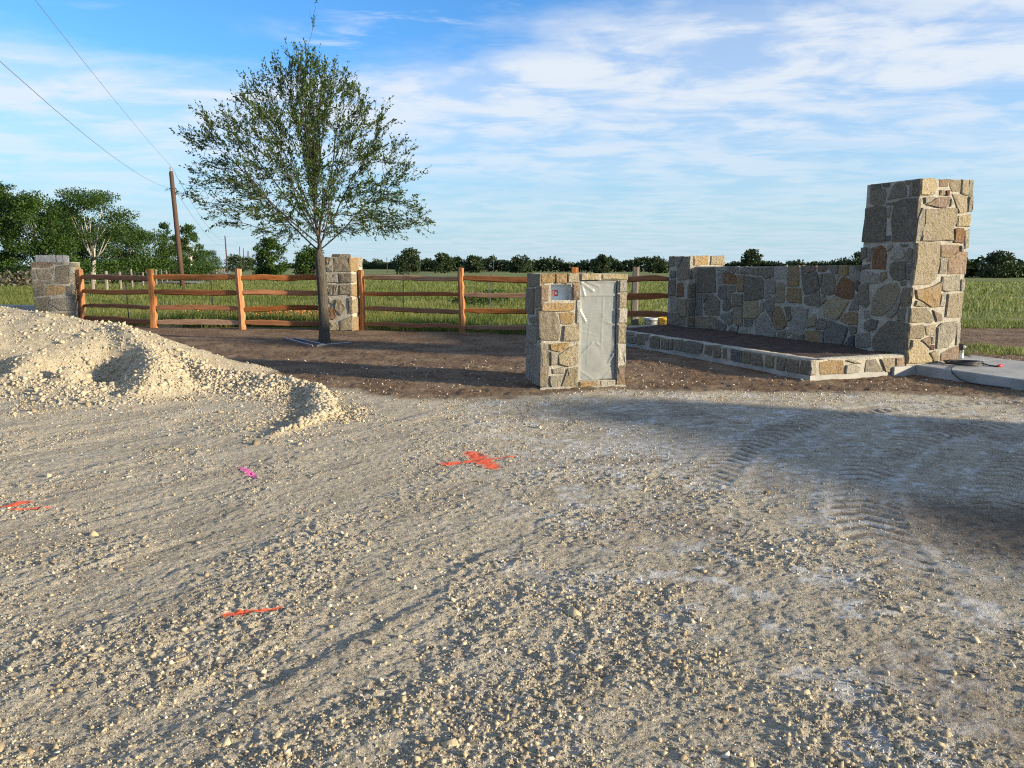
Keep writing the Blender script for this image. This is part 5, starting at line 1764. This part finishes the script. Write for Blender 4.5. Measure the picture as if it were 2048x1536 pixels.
# ------------------------------------------------------------------ young oak
def oak():
    rg = np.random.default_rng(21)
    zk = [1.85, 2.1, 2.45, 2.96, 3.70, 4.25, 4.75, 5.10, 5.50, 5.75]
    xl = [-4.6, -5.5, -6.20, -6.50, -6.58, -6.56, -6.12, -5.65, -5.02, -4.5]
    xr = [-3.3, -2.3, -1.75, -1.95, -1.92, -2.00, -2.40, -2.90, -3.30, -3.8]
    yc = 16.32
    zk = [1.9 + (q - 1.9) * .96 for q in zk]; xl = [-4.1 + (q + 4.1) * (.95 if z_ < 4.3 else .86) for q, z_ in zip(xl, zk)]; xr = [-4.1 + (q + 4.1) * (.94 if z_ < 4.3 else .86) for q, z_ in zip(xr, zk)]
    pts = []
    voids = []
    for q in range(24):
        z = rg.uniform(2.3, 5.2); a = rg.uniform(0, 6.283)
        hw_ = (np.interp(z, zk, xr) - np.interp(z, zk, xl)) / 2
        voids.append(((np.interp(z, zk, xr) + np.interp(z, zk, xl)) / 2 + hw_ * .85 * math.cos(a), 16.32 + hw_ * .85 * math.sin(a), z, rg.uniform(.3, .55)))
    while len(pts) < 1300:
        z = rg.uniform(1.95, 5.7)
        l, r_ = np.interp(z, zk, xl), np.interp(z, zk, xr)
        cx, hwid = (l + r_) / 2, (r_ - l) / 2
        a = rg.uniform(0, 2 * math.pi); rad = math.sqrt(rg.uniform(0.03, 1)) ** 0.85
        x, y = cx + rad * hwid * math.cos(a), yc + rad * hwid * 0.95 * math.sin(a)
        if z < 2.05 + 0.14 * math.hypot(x + 4.05, y - yc) : continue
        if rad < 0.55 and z < 3.3 and rg.random() < .75: continue
        if any((x - v[0]) ** 2 + (y - v[1]) ** 2 + (z - v[2]) ** 2 < v[3] ** 2 for v in voids): continue
        if rg.random() > 0.35 + 0.65 * rad: continue
        pts.append((x, y, z))
    A = np.array(pts)
    nodes, par = [], []
    def add(p, k):
        nodes.append(p); par.append(k); return len(nodes) - 1
    k = -1
    for z in np.arange(-0.15, 3.9, 0.13):
        x = -4.0 - 0.035 * max(0, z) / 2 + 0.02 * math.sin(z * 1.7) + (0.03 * math.sin(z * 4) if z > 2 else 0)
        y = yc + 0.02 * math.sin(z * 1.3 + 1)
        k = add((x, y, z), k)
    nt = len(nodes)
    for q in range(34):
        q = q / 2
        z_s = 1.88 + 1.6 * (q / 16.5) ** 1.1
        ai = q * 2 * 2.39996 + 0.4
        st = min(range(nt), key=lambda i_: abs(nodes[i_][2] - z_s))
        z_e = min(5.3, z_s + 1.25 + 1.9 * (q / 16) + rg.uniform(-.2, .35))
        hwid = (np.interp(z_e, zk, xr) - np.interp(z_e, zk, xl)) / 2
        cxx = (np.interp(z_e, zk, xr) + np.interp(z_e, zk, xl)) / 2
        rad = hwid * rg.uniform(.60, .92) * (1 - .5 * (q / 16))
        end = np.array([cxx + rad * math.cos(ai), yc + rad * math.sin(ai), z_e])
        s0 = np.array(nodes[st])
        L_ = np.linalg.norm(end - s0)
        m_ = int(L_ / 0.13)
        k = st
        ph1, ph2 = rg.uniform(0, 6, 2)
        for j in range(1, m_ + 1):
            f = j / m_
            p = s0 + (end - s0) * np.array([f ** .96, f ** .96, f ** 1.06])
            p = p + np.array([math.sin(f * 7 + ph1), math.sin(f * 6 + ph2), 0]) * .05 * f
            k = add(tuple(p), k)
    nodes_np = np.array(nodes)
    frozen = nodes_np[:, 2] < 1.85
    frozen[nt:] = False
    alive = np.ones(len(A), bool)
    step = 0.13
    N_ = nodes_np.copy()
    par_ = par[:]
    fz = list(frozen)
    for it in range(90):
        act = np.nonzero(~np.array(fz))[0]
        if not alive.any(): break
        Aa = A[alive]
        D = Aa[:, None, :] - N_[None, act, :]
        dist = np.linalg.norm(D, axis=2)
        # favour steep, vase-like limbs
        pen = dist + 0.55 * np.maximum(0, 0.10 - D[:, :, 2])
        ni = pen.argmin(1)
        dmin = dist[np.arange(len(Aa)), ni]
        ok = dmin < 2.6
        grow = {}
        for q in np.nonzero(ok)[0]:
            grow.setdefault(ni[q], []).append(D[q, ni[q]] / (dmin[q] + 1e-6))
        new = []
        for j, ds in grow.items():
            g_ = act[j]
            d = np.mean(ds, 0) + rg.normal(0, 0.12, 3)
            pp = par_[g_]
            if pp >= 0:
                pd = N_[g_] - N_[pp]; d = d + 0.35 * pd / (np.linalg.norm(pd) + 1e-6)
            d[2] += 0.10
            d /= np.linalg.norm(d) + 1e-9
            q = N_[g_] + d * step
            if np.min(np.linalg.norm(N_ - q, axis=1)) < step * 0.35: continue
            new.append((q, g_))
        if not new: break
        for q, g_ in new:
            par_.append(g_); fz.append(False)
        N_ = np.concatenate([N_, np.array([q for q, _ in new])])
        Aidx = np.nonzero(alive)[0]
        dd = np.min(np.linalg.norm(A[Aidx][:, None, :] - N_[None, -len(new):, :], axis=2), axis=1)
        alive[Aidx[dd < 0.17]] = False
    # long shoots that break the outline
    tips = np.nonzero(np.bincount(np.array([q for q in par_ if q >= 0]), minlength=len(N_)) == 0)[0]
    cdir = N_ - np.array([-4.15, yc, 3.2])
    far = tips[N_[tips, 0] > -6.75][np.argsort(-(np.linalg.norm(cdir[tips[N_[tips, 0] > -6.75]] / np.array([2.3, 2.3, 2.6]), axis=1)))][:170]
    sh = []
    for q in rg.choice(far, 75, replace=False):
        d = cdir[q] / np.linalg.norm(cdir[q]); d = d + rg.normal(0, .25, 3) + np.array([0, 0, .05]); d /= np.linalg.norm(d)
        p = N_[q].copy(); cur = q
        for j in range(rg.integers(1, 3)):
            p = p + d * .12 + rg.normal(0, .012, 3)
            sh.append(p.copy()); par_.append(cur); cur = len(N_) + len(sh) - 1
    N_ = np.concatenate([N_, np.array(sh)])
    # whip at the top
    kt = int(np.argmax(N_[:, 2] - 0.3 * np.abs(N_[:, 0] + 3.75)))
    cur = kt
    p = N_[cur].copy()
    extra = []
    for q in range(8):
        p = p + np.array([0.03 + 0.02 * math.sin(q), 0.0, 0.115])
        extra.append(p.copy()); par_.append(cur); cur = len(N_) + len(extra) - 1
    N_ = np.concatenate([N_, np.array(extra)])
    n = len(N_)
    ch = [[] for _ in range(n)]
    for i, p_ in enumerate(par_):
        if p_ >= 0: ch[p_].append(i)
    r = np.zeros(n)
    for i in range(n - 1, -1, -1):
        if not ch[i]: r[i] = 0.0036
        else: r[i] = sum(r[c] ** 2.35 for c in ch[i]) ** (1 / 2.35)
    tr = np.nonzero(frozen)[0]
    LIM = len(tr)
    for i in tr:
        z = N_[i, 2]
        r[i] = 0.108 - 0.010 * z / 1.85 + 0.04 * math.exp(-max(z, 0) / 0.10)
    sc = min(1.0, 0.088 / r[len(tr)])
    top = len(tr)
    for i in range(len(tr), n): r[i] = max(0.0036, r[i] * sc)
    # chains -> tubes
    root = empty('oak_tree', (-4.0, yc, 0))
    tag(root, 'young staked-out oak with open vase shaped crown on the brown soil', 'tree')
    mbt = MB(); mbb = MB()
    off = Vector((-4.0, yc, 0))
    seen = set()
    starts = [(0, -1)]
    while starts:
        i, p_ = starts.pop()
        chain = ([p_] if p_ >= 0 else []) + [i]
        c = i
        while ch[c]:
            cs_ = sorted(ch[c], key=lambda q: -r[q])
            for o_ in cs_[1:]: starts.append((o_, c))
            c = cs_[0]
            chain.append(c)
        if len(chain) < 2: continue
        P_ = [Vector(N_[q]) - off for q in chain]
        rad = [r[q] for q in chain]
        if p_ >= 0: rad[0] = min(rad[0], rad[1] * 1.25)
        (mbt if p_ < 0 else mbb).tube(P_, rad, 14 if p_ < 0 else (7 if rad[1] > .012 else 4))
    mbt.build('trunk', MATS['oak_bark'], root, True)
    mbb.build('branches', MATS['oak_bark'], root, True)
    # twigs and leaves on the thin wood
    thin = np.nonzero((r < 0.0135) & (np.arange(n) > top))[0]
    PP, DD = [], []
    tw = MB()
    for i in thin:
        depth_k = 4 if r[i] < 0.0062 else (3 if r[i] < .009 else 2)
        pd = N_[i] - N_[par_[i]]; pd /= np.linalg.norm(pd) + 1e-9
        out = N_[i] - np.array([-4.05, yc, 2.6]); out /= np.linalg.norm(out)
        whip = i >= n - 8
        if whip and i not in (n - 8, n - 5, n - 4, n - 1): continue
        for q in range(depth_k):
            if rg.random() < (0.5 if whip else 0.42): continue
            d = pd * 0.55 + out * 0.75 + rg.normal(0, 0.36, 3); d[2] += 0.10
            d /= np.linalg.norm(d)
            L = rg.uniform(0.12, 0.36)
            tip = N_[i] + d * L + np.array([0, 0, -0.01])
            if rg.random() < 0.6: tw.tube([Vector(N_[i]) - off, Vector(tip) - off], [.0028, .0016], 3)
            m = rg.integers(7, 13) if not whip else 5
            if whip: L *= .5
            for s in range(m):
                f = rg.uniform(0.25, 1.05)
                ld = d * 0.9 + rg.normal(0, 0.5, 3)
                PP.append(N_[i] + d * L * f + rg.normal(0, .008, 3)); DD.append(ld)
    tw.build('twigs', MATS['oak_bark'], root)
    PP, DD = np.array(PP), np.array(DD)
    ln = rg.uniform(0.042, 0.075, len(PP))
    V, F, C = leaf_cloud(PP - np.array([-4.0, yc, 0]), DD, ln, ln * rg.uniform(.32, .48, len(PP)), rg.random(len(PP)))
    npmesh('crown', V, F, MATS['oak_leaf'], root, False, C)
    return len(PP)


oak()


# ------------------------------------------------------------------ other trees
def tree(label, x, y, h, wid, seed, mat='woods_leaf', bark='dark_bark', low=0.25, n=3500, lsize=0.2, group=None, name='tree', trunk_r=None, flat=0.75, lean=0.0, nclump=None, gz=None, fork=None):
    rg = np.random.default_rng(seed)
    if gz is None: gz = float(field_drop(np.array(float(x)), np.array(float(y))))
    root = empty(name, (x, y, gz))
    tr = trunk_r or h * 0.022
    nc = nclump or int(26 + wid * 3)
    cz0, cz1 = h * low, h
    cl = []
    while len(cl) < nc:
        z = rg.uniform(cz0, cz1)
        f = (z - cz0) / (cz1 - cz0)
        prof = math.sin(math.pi * min(1, 0.16 + f * 0.80)) ** 0.6 * (1.0 - .15 * f)
        rad = wid / 2 * prof * math.sqrt(rg.uniform(.12, 1)) * rg.uniform(.75, 1.08)
        a = rg.uniform(0, 6.283)
        cl.append((rad * math.cos(a) + lean * f, rad * math.sin(a), z * rg.uniform(.94, 1.03), rg.uniform(.6, 1.3)))
    cl = np.array(cl)
    mb = MB()
    th = h * (fork or low + 0.22)
    mb.tube([(0, 0, -.4), (.04 * h * .2, 0, th * .35), (.02 * h + lean * .2, .01 * h, th * .7), (lean * .4, 0, th)], [tr * 1.25, tr, tr * .8, tr * .5], 8)
    for k in rg.choice(len(cl), min(12, len(cl)), replace=False):
        c = cl[k]
        z0 = rg.uniform(.45, .85) * th
        s = Vector((lean * .2, 0, z0)); e = Vector((c[0] * .85, c[1] * .85, c[2] * .95))
        mid = s * .5 + e * .5 + Vector((0, 0, -.06 * h * rg.random()))
        mb.tube([s, mid, e], [tr * .5, tr * .33, tr * .12], 5)
    mb.build('trunk', MATS[bark], root, True)
    k = rg.choice(len(cl), n, p=cl[:, 3] / cl[:, 3].sum())
    cr = wid * 0.115 * (cl[k, 3] ** .5)
    d = rg.normal(size=(n, 3)); d /= np.linalg.norm(d, axis=1, keepdims=True)
    rr_ = rg.random(n) ** .5
    P_ = cl[k, :3] + d * (cr * rr_)[:, None] * np.array([1.15, 1.15, flat])
    P_[:, 2] = np.maximum(P_[:, 2], .1)
    ln = lsize * rg.uniform(.6, 1.4, n)
    V, F, C = leaf_cloud(P_, d + rg.normal(0, .6, (n, 3)), ln, ln * rg.uniform(.5, .8, n), np.clip(rg.normal(.45, .28, n), 0, 1))
    npmesh('crown', V, F, MATS[mat], root, False, C)
    tag(root, label, 'tree', group)
    return root


def pw(px_, D):           # lateral position of a point seen at picture column px_, D metres away
    return (px_ - 1024) / 1538 * D * 1.0


WG = 'trees along the road'
tree('tall leafy tree at the edge of the woods, above the culvert wall', pw(8, 70), 70, 8.4, 7.0, 1, low=.10, n=16000, lsize=0.17, group=WG, nclump=60)
tree('ragged thin tree top rising highest behind the grey stone pillar', pw(30, 74), 74, 9.3, 3.4, 2, low=.45, n=3600, lsize=0.15, group=WG)
tree('dense dark green tree directly behind the grey stone pillar', pw(92, 70), 70, 8.0, 8.0, 3, low=.08, n=19000, lsize=0.17, group=WG, nclump=70)
tree('spreading flat topped tree with pale forked trunk in the roadside woods', pw(195, 74), 74, 8.5, 9.6, 4, low=.50, n=15000, lsize=0.16, bark='pale_bark', group=WG, flat=.5, trunk_r=.17, nclump=52, fork=.52)
tree('dark green tree filling the gap behind the pale forked trunk', pw(205, 88), 88, 6.6, 8.0, 41, low=.04, n=8000, lsize=.18, group=WG, nclump=60)
tree('dark tree crowding behind the pale forked trunk', pw(140, 84), 84, 8.6, 7.5, 5, low=.08, n=14000, lsize=0.19, group=WG)
tree('bushy tree to the right of the pale forked trunk', pw(258, 84), 84, 6.2, 7.4, 6, low=.05, n=14000, lsize=0.17, group=WG, nclump=55)
tree('medium bushy tree just left of the utility pole', pw(318, 90), 90, 5.8, 7.0, 7, low=.05, n=12000, lsize=0.17, group=WG, nclump=50)
tree('airy small tree poking up just left of the utility pole', pw(343, 94), 94, 6.8, 2.6, 8, low=.55, n=1800, lsize=0.17, group=WG)
tree('rounded tree top showing just right of the utility pole', pw(388, 98), 98, 7.0, 3.6, 9, low=.35, n=4400, lsize=0.19, bark='pale_bark', group=WG)
tree('low roadside tree right of the utility pole', pw(352, 104), 104, 4.6, 5.5, 10, low=.05, n=6800, lsize=0.19, group=WG)
tree('roadside tree ahead of the road bend', pw(376, 190), 190, 7.4, 10.5, 11, low=.05, n=6800, lsize=0.22, group=WG)
tree('farther roadside tree beside the road', pw(404, 250), 250, 8.2, 12.0, 12, low=.05, n=6000, lsize=0.29, group=WG)
tree('last dark roadside tree before the far road', pw(426, 330), 330, 8.6, 12, 13, low=.05, n=4800, lsize=0.37, group=WG)
tree('tiny rounded tree at the far end of the road', pw(477, 300), 300, 6.0, 9, 14, 'far_leaf', low=.05, n=1400, lsize=.7, group=WG)
tree('bluish far tree where the road vanishes', pw(500, 420), 420, 6.5, 12, 15, 'far_leaf', low=.05, n=1200, lsize=.9, group=WG)
FG = 'trees standing out in the field'
tree('round dark lone tree in the field left of the oak trunk', pw(546, 175), 175, 8.0, 8.2, 16, low=.04, n=6500, lsize=.42, group=FG, nclump=80)
tree('round tree in the field half hidden by the oak trunk', pw(625, 165), 165, 6.0, 7.6, 17, low=.04, n=5200, lsize=.40, group=FG, nclump=70)
tree('low wide lone tree with rounded crown in the middle of the field', pw(819, 270), 270, 8.0, 11.5, 18, 'far_leaf', low=.14, n=3600, lsize=.60, group=FG, nclump=60)
tree('rounded tree standing above the far tree line, beyond the lone tree', pw(888, 330), 330, 7.8, 9.5, 19, 'far_leaf', low=.1, n=2600, lsize=.75, group=FG)
tree('flat topped tree on the far tree line, left of the second fence post', pw(948, 350), 350, 6.9, 10.5, 20, 'far_leaf', low=.08, n=2600, lsize=.78, group=FG)
tree('broad tree on the far tree line above the fence post', pw(1040, 350), 350, 6.9, 13, 22, 'far_leaf', low=.06, n=2600, lsize=.8, group=FG)
tree('pointed dark tree behind the mailbox pillar on the tree line', pw(1200, 330), 330, 7.0, 8, 23, 'far_leaf', low=.05, n=2400, lsize=.8, group=FG)
tree('dark tree on the tree line beside the end pillar', pw(1310, 330), 330, 6.2, 12, 24, 'far_leaf', low=.05, n=2400, lsize=.8, group=FG)
tree('umbrella shaped tree showing above the garden wall', pw(1497, 330), 330, 9.2, 8.5, 25, 'far_leaf', low=.45, n=2200, lsize=.75, group=FG, flat=.6)
tree('small tree top showing over the wall near the tall pillar', pw(1712, 300), 300, 7.3, 10, 26, 'far_leaf', low=.3, n=1800, lsize=.75, group=FG)
tree('rounded tree above the dark woods right of the tall pillar', pw(1990, 190), 190, 5.9, 9, 27, 'far_leaf', low=.1, n=3200, lsize=.5, group=FG)


# woods on the horizon that read as one band
def woods(name, label, segs, seed, dens, lsize, mat):
    rg = np.random.default_rng(seed)
    PP, LL = [], []
    for (x0, y0, x1, y1, h, dep) in segs:
        L = math.hypot(x1 - x0, y1 - y0)
        n = int(L * dens)
        t_ = rg.random(n)
        x = x0 + (x1 - x0) * t_ + rg.normal(0, .5, n)
        y = y0 + (y1 - y0) * t_ + rg.random(n) * dep
        prof = h * (0.66 + 0.17 * vn(x * .085, x * 0 + seed, 3) + .14 * vn(x * .26, x * 0 + seed, 4) + .14 * vn(x * .7, x * 0 + seed, 5))
        z = prof * (rg.random(n) ** .7)
        g_ = field_drop(x, y)
        PP.append(np.stack([x, y, g_ + z], -1)); LL.append(lsize * rg.uniform(.6, 1.5, n) * (1 + 0 * x))
    P_ = np.concatenate(PP); ln = np.concatenate(LL)
    V, F, C = leaf_cloud(P_, rg.normal(size=P_.shape), ln, ln * .75, np.clip(rg.normal(.4, .3, len(P_)), 0, 1))
    o = npmesh(name, V, F, MATS[mat], None, False, C)
    tag(o, label, 'woods', kind='stuff')


woods('distant_woods', 'dark band of distant woods along the horizon', [
    (pw(690, 900), 900, pw(840, 700), 700, 11, 30), (pw(800, 430), 430, pw(1420, 400), 400, 9.0, 14),
    (pw(1400, 520), 520, pw(1760, 420), 420, 8.5, 20), (pw(1840, 200), 200, pw(2350, 190), 190, 7.2, 14), (pw(520, 1100), 1100, pw(700, 1000), 1000, 8.5, 30),
    (pw(2350, 190), 190, pw(3200, 170), 170, 7.0, 14)], 5, 75, 1.3, 'far_leaf')
woods('roadside_undergrowth', 'tangled green undergrowth below the roadside trees', [
    (pw(-240, 62), 62, pw(150, 66), 66, 3.4, 4), (pw(120, 70), 70, pw(420, 92), 92, 3.2, 4), (pw(355, 130), 130, pw(420, 260), 260, 3.6, 4)], 6, 420, .20, 'woods_leaf')
woods('dry_brush', 'grey dry brush and twigs heaped at the foot of the roadside trees', [(pw(-60, 56), 56, pw(75, 60), 60, 1.6, 2.0), (pw(150, 72), 72, pw(210, 76), 76, 1.3, 2)], 7, 110, .22, 'brush_twig')

# ------------------------------------------------------------------ grass
def grass(name, label, n, seed, xr, ypow, y0, y1, hmin, hmax, mat, acc=None):
    rg = np.random.default_rng(seed)
    u_ = rg.random(n)
    y = y0 * (y1 / y0) ** (u_ ** ypow)
    x = xr(y, rg, n)
    ok = (y - np.interp(x, FX, FY)) > 0.30 + 0.5 * vn(x * 1.3, y * 1.3, 2)
    if acc is not None: ok &= acc(x, y)
    x, y = x[ok], y[ok]
    n = len(x)
    z = ground_h(x, y)
    tall = 0.55 + 0.45 * vn(x * .35, y * .5, 4) + .25 * vn(x * 1.5, y * 1.5, 5)
    h = (hmin + (hmax - hmin) * np.clip(tall, 0, 1)) * rg.uniform(.5, 1.25, n)
    wd = 0.00085 * y * rg.uniform(.7, 1.6, n)
    a = rg.uniform(0, 6.283, n)
    s = np.stack([np.cos(a), np.sin(a) * .4, np.zeros(n)], -1) * wd[:, None]
    ben = np.stack([rg.normal(0, .28, n) * h, rg.normal(0, .28, n) * h, h], -1)
    b0 = np.stack([x, y, z - .03], -1)
    V = np.stack([b0 - s, b0 + s, b0 + ben], 1).reshape(-1, 3)
    F = np.arange(n * 3).reshape(-1, 3)
    tint = np.clip(.42 + .38 * vn(x * .25, y * .6, 8) + rg.normal(0, .22, n), 0, 1)
    C = np.repeat(np.stack([tint] * 3, -1), 3, 0)
    C[2::3] = np.clip(C[2::3] + .12, 0, 1)
    o = npmesh(name, V, F, MATS[mat], None, False, C)
    tag(o, label, 'grass', kind='stuff')


def xr_mid(y, rg, n): return rg.uniform(-1.0, .24, n) * y * .75
def xr_all(y, rg, n): return rg.uniform(-.76, .76, n) * y
grass('field_grass', 'tall green grass growing behind the split rail fence', 150000, 3, xr_mid, 1.5, 17.8, 62, .10, .36, 'grass_blade')
grass('meadow_grass', 'short meadow grass over the open field', 90000, 4, xr_all, 1.0, 24, 140, .08, .28, 'grass_blade')
def acc_weed(x, y): return (np.hypot((x - 8.9) / .9, (y - 14.6) / .8) < 1 + .3 * vn(x * 4, y * 4, 3)) | ((np.abs(y - 21.5) < 1.4) & (x > 6))
FYb = FY[:]
FY = [q if x < 5 else 12.0 for x, q in zip(FX, FY)]
grass('slab_weeds', 'bright green weeds at the edge of the concrete slab', 60000, 5, lambda y, rg, n: rg.uniform(.42, .80, n) * y, 1.0, 13.2, 24, .06, .22, 'grass_blade', acc_weed)
FY = FYb

rg = np.random.default_rng(9)
n = 900
x = rg.normal(-6.2, 1.1, n) * 1.0; y = rg.uniform(20.6, 24.5, n)
x = np.where(rg.random(n) < .35, rg.uniform(-10.5, -4.9, n), x)
z = ground_h(x, y) + rg.uniform(.12, .42, n)
ln = rg.uniform(.025, .06, n)
V, F, C = leaf_cloud(np.stack([x, y, z], -1), rg.normal(size=(n, 3)), ln, ln * .9, rg.random(n))
o = npmesh('wildflowers', V, F, MATS['flower'], None, False, C)
tag(o, 'rusty orange wildflowers among the grass behind the fence', 'wildflowers', kind='stuff')

for k, (bx, by, lab) in enumerate(((-0.95, 30.5, 'dark green weed bush in the grass right of the second fence post'), (-2.0, 31.5, 'smaller dark weed bush in the grass behind the fence post'))):
    n = 900
    d = rg.normal(size=(n, 3)); d /= np.linalg.norm(d, axis=1, keepdims=True)
    cl = rg.normal(0, 1, (14, 3)) * np.array([.45, .3, .12]) + np.array([0, 0, .32])
    P_ = cl[rg.integers(0, 14, n)] + d * .16
    P_[:, 2] = np.maximum(P_[:, 2], 0)
    ln = rg.uniform(.06, .13, n)
    V, F, C = leaf_cloud(P_, d, ln, ln * .5, rg.random(n) * .6)
    o = npmesh('weed_bush', V, F, MATS['woods_leaf'], None, False, C)
    o.location = (bx, by, gh(bx, by)); o.scale = (1, 1, 1) if k == 0 else (.7, .7, .7)
    tag(o, lab, 'bush', 'weed bushes in the grass')
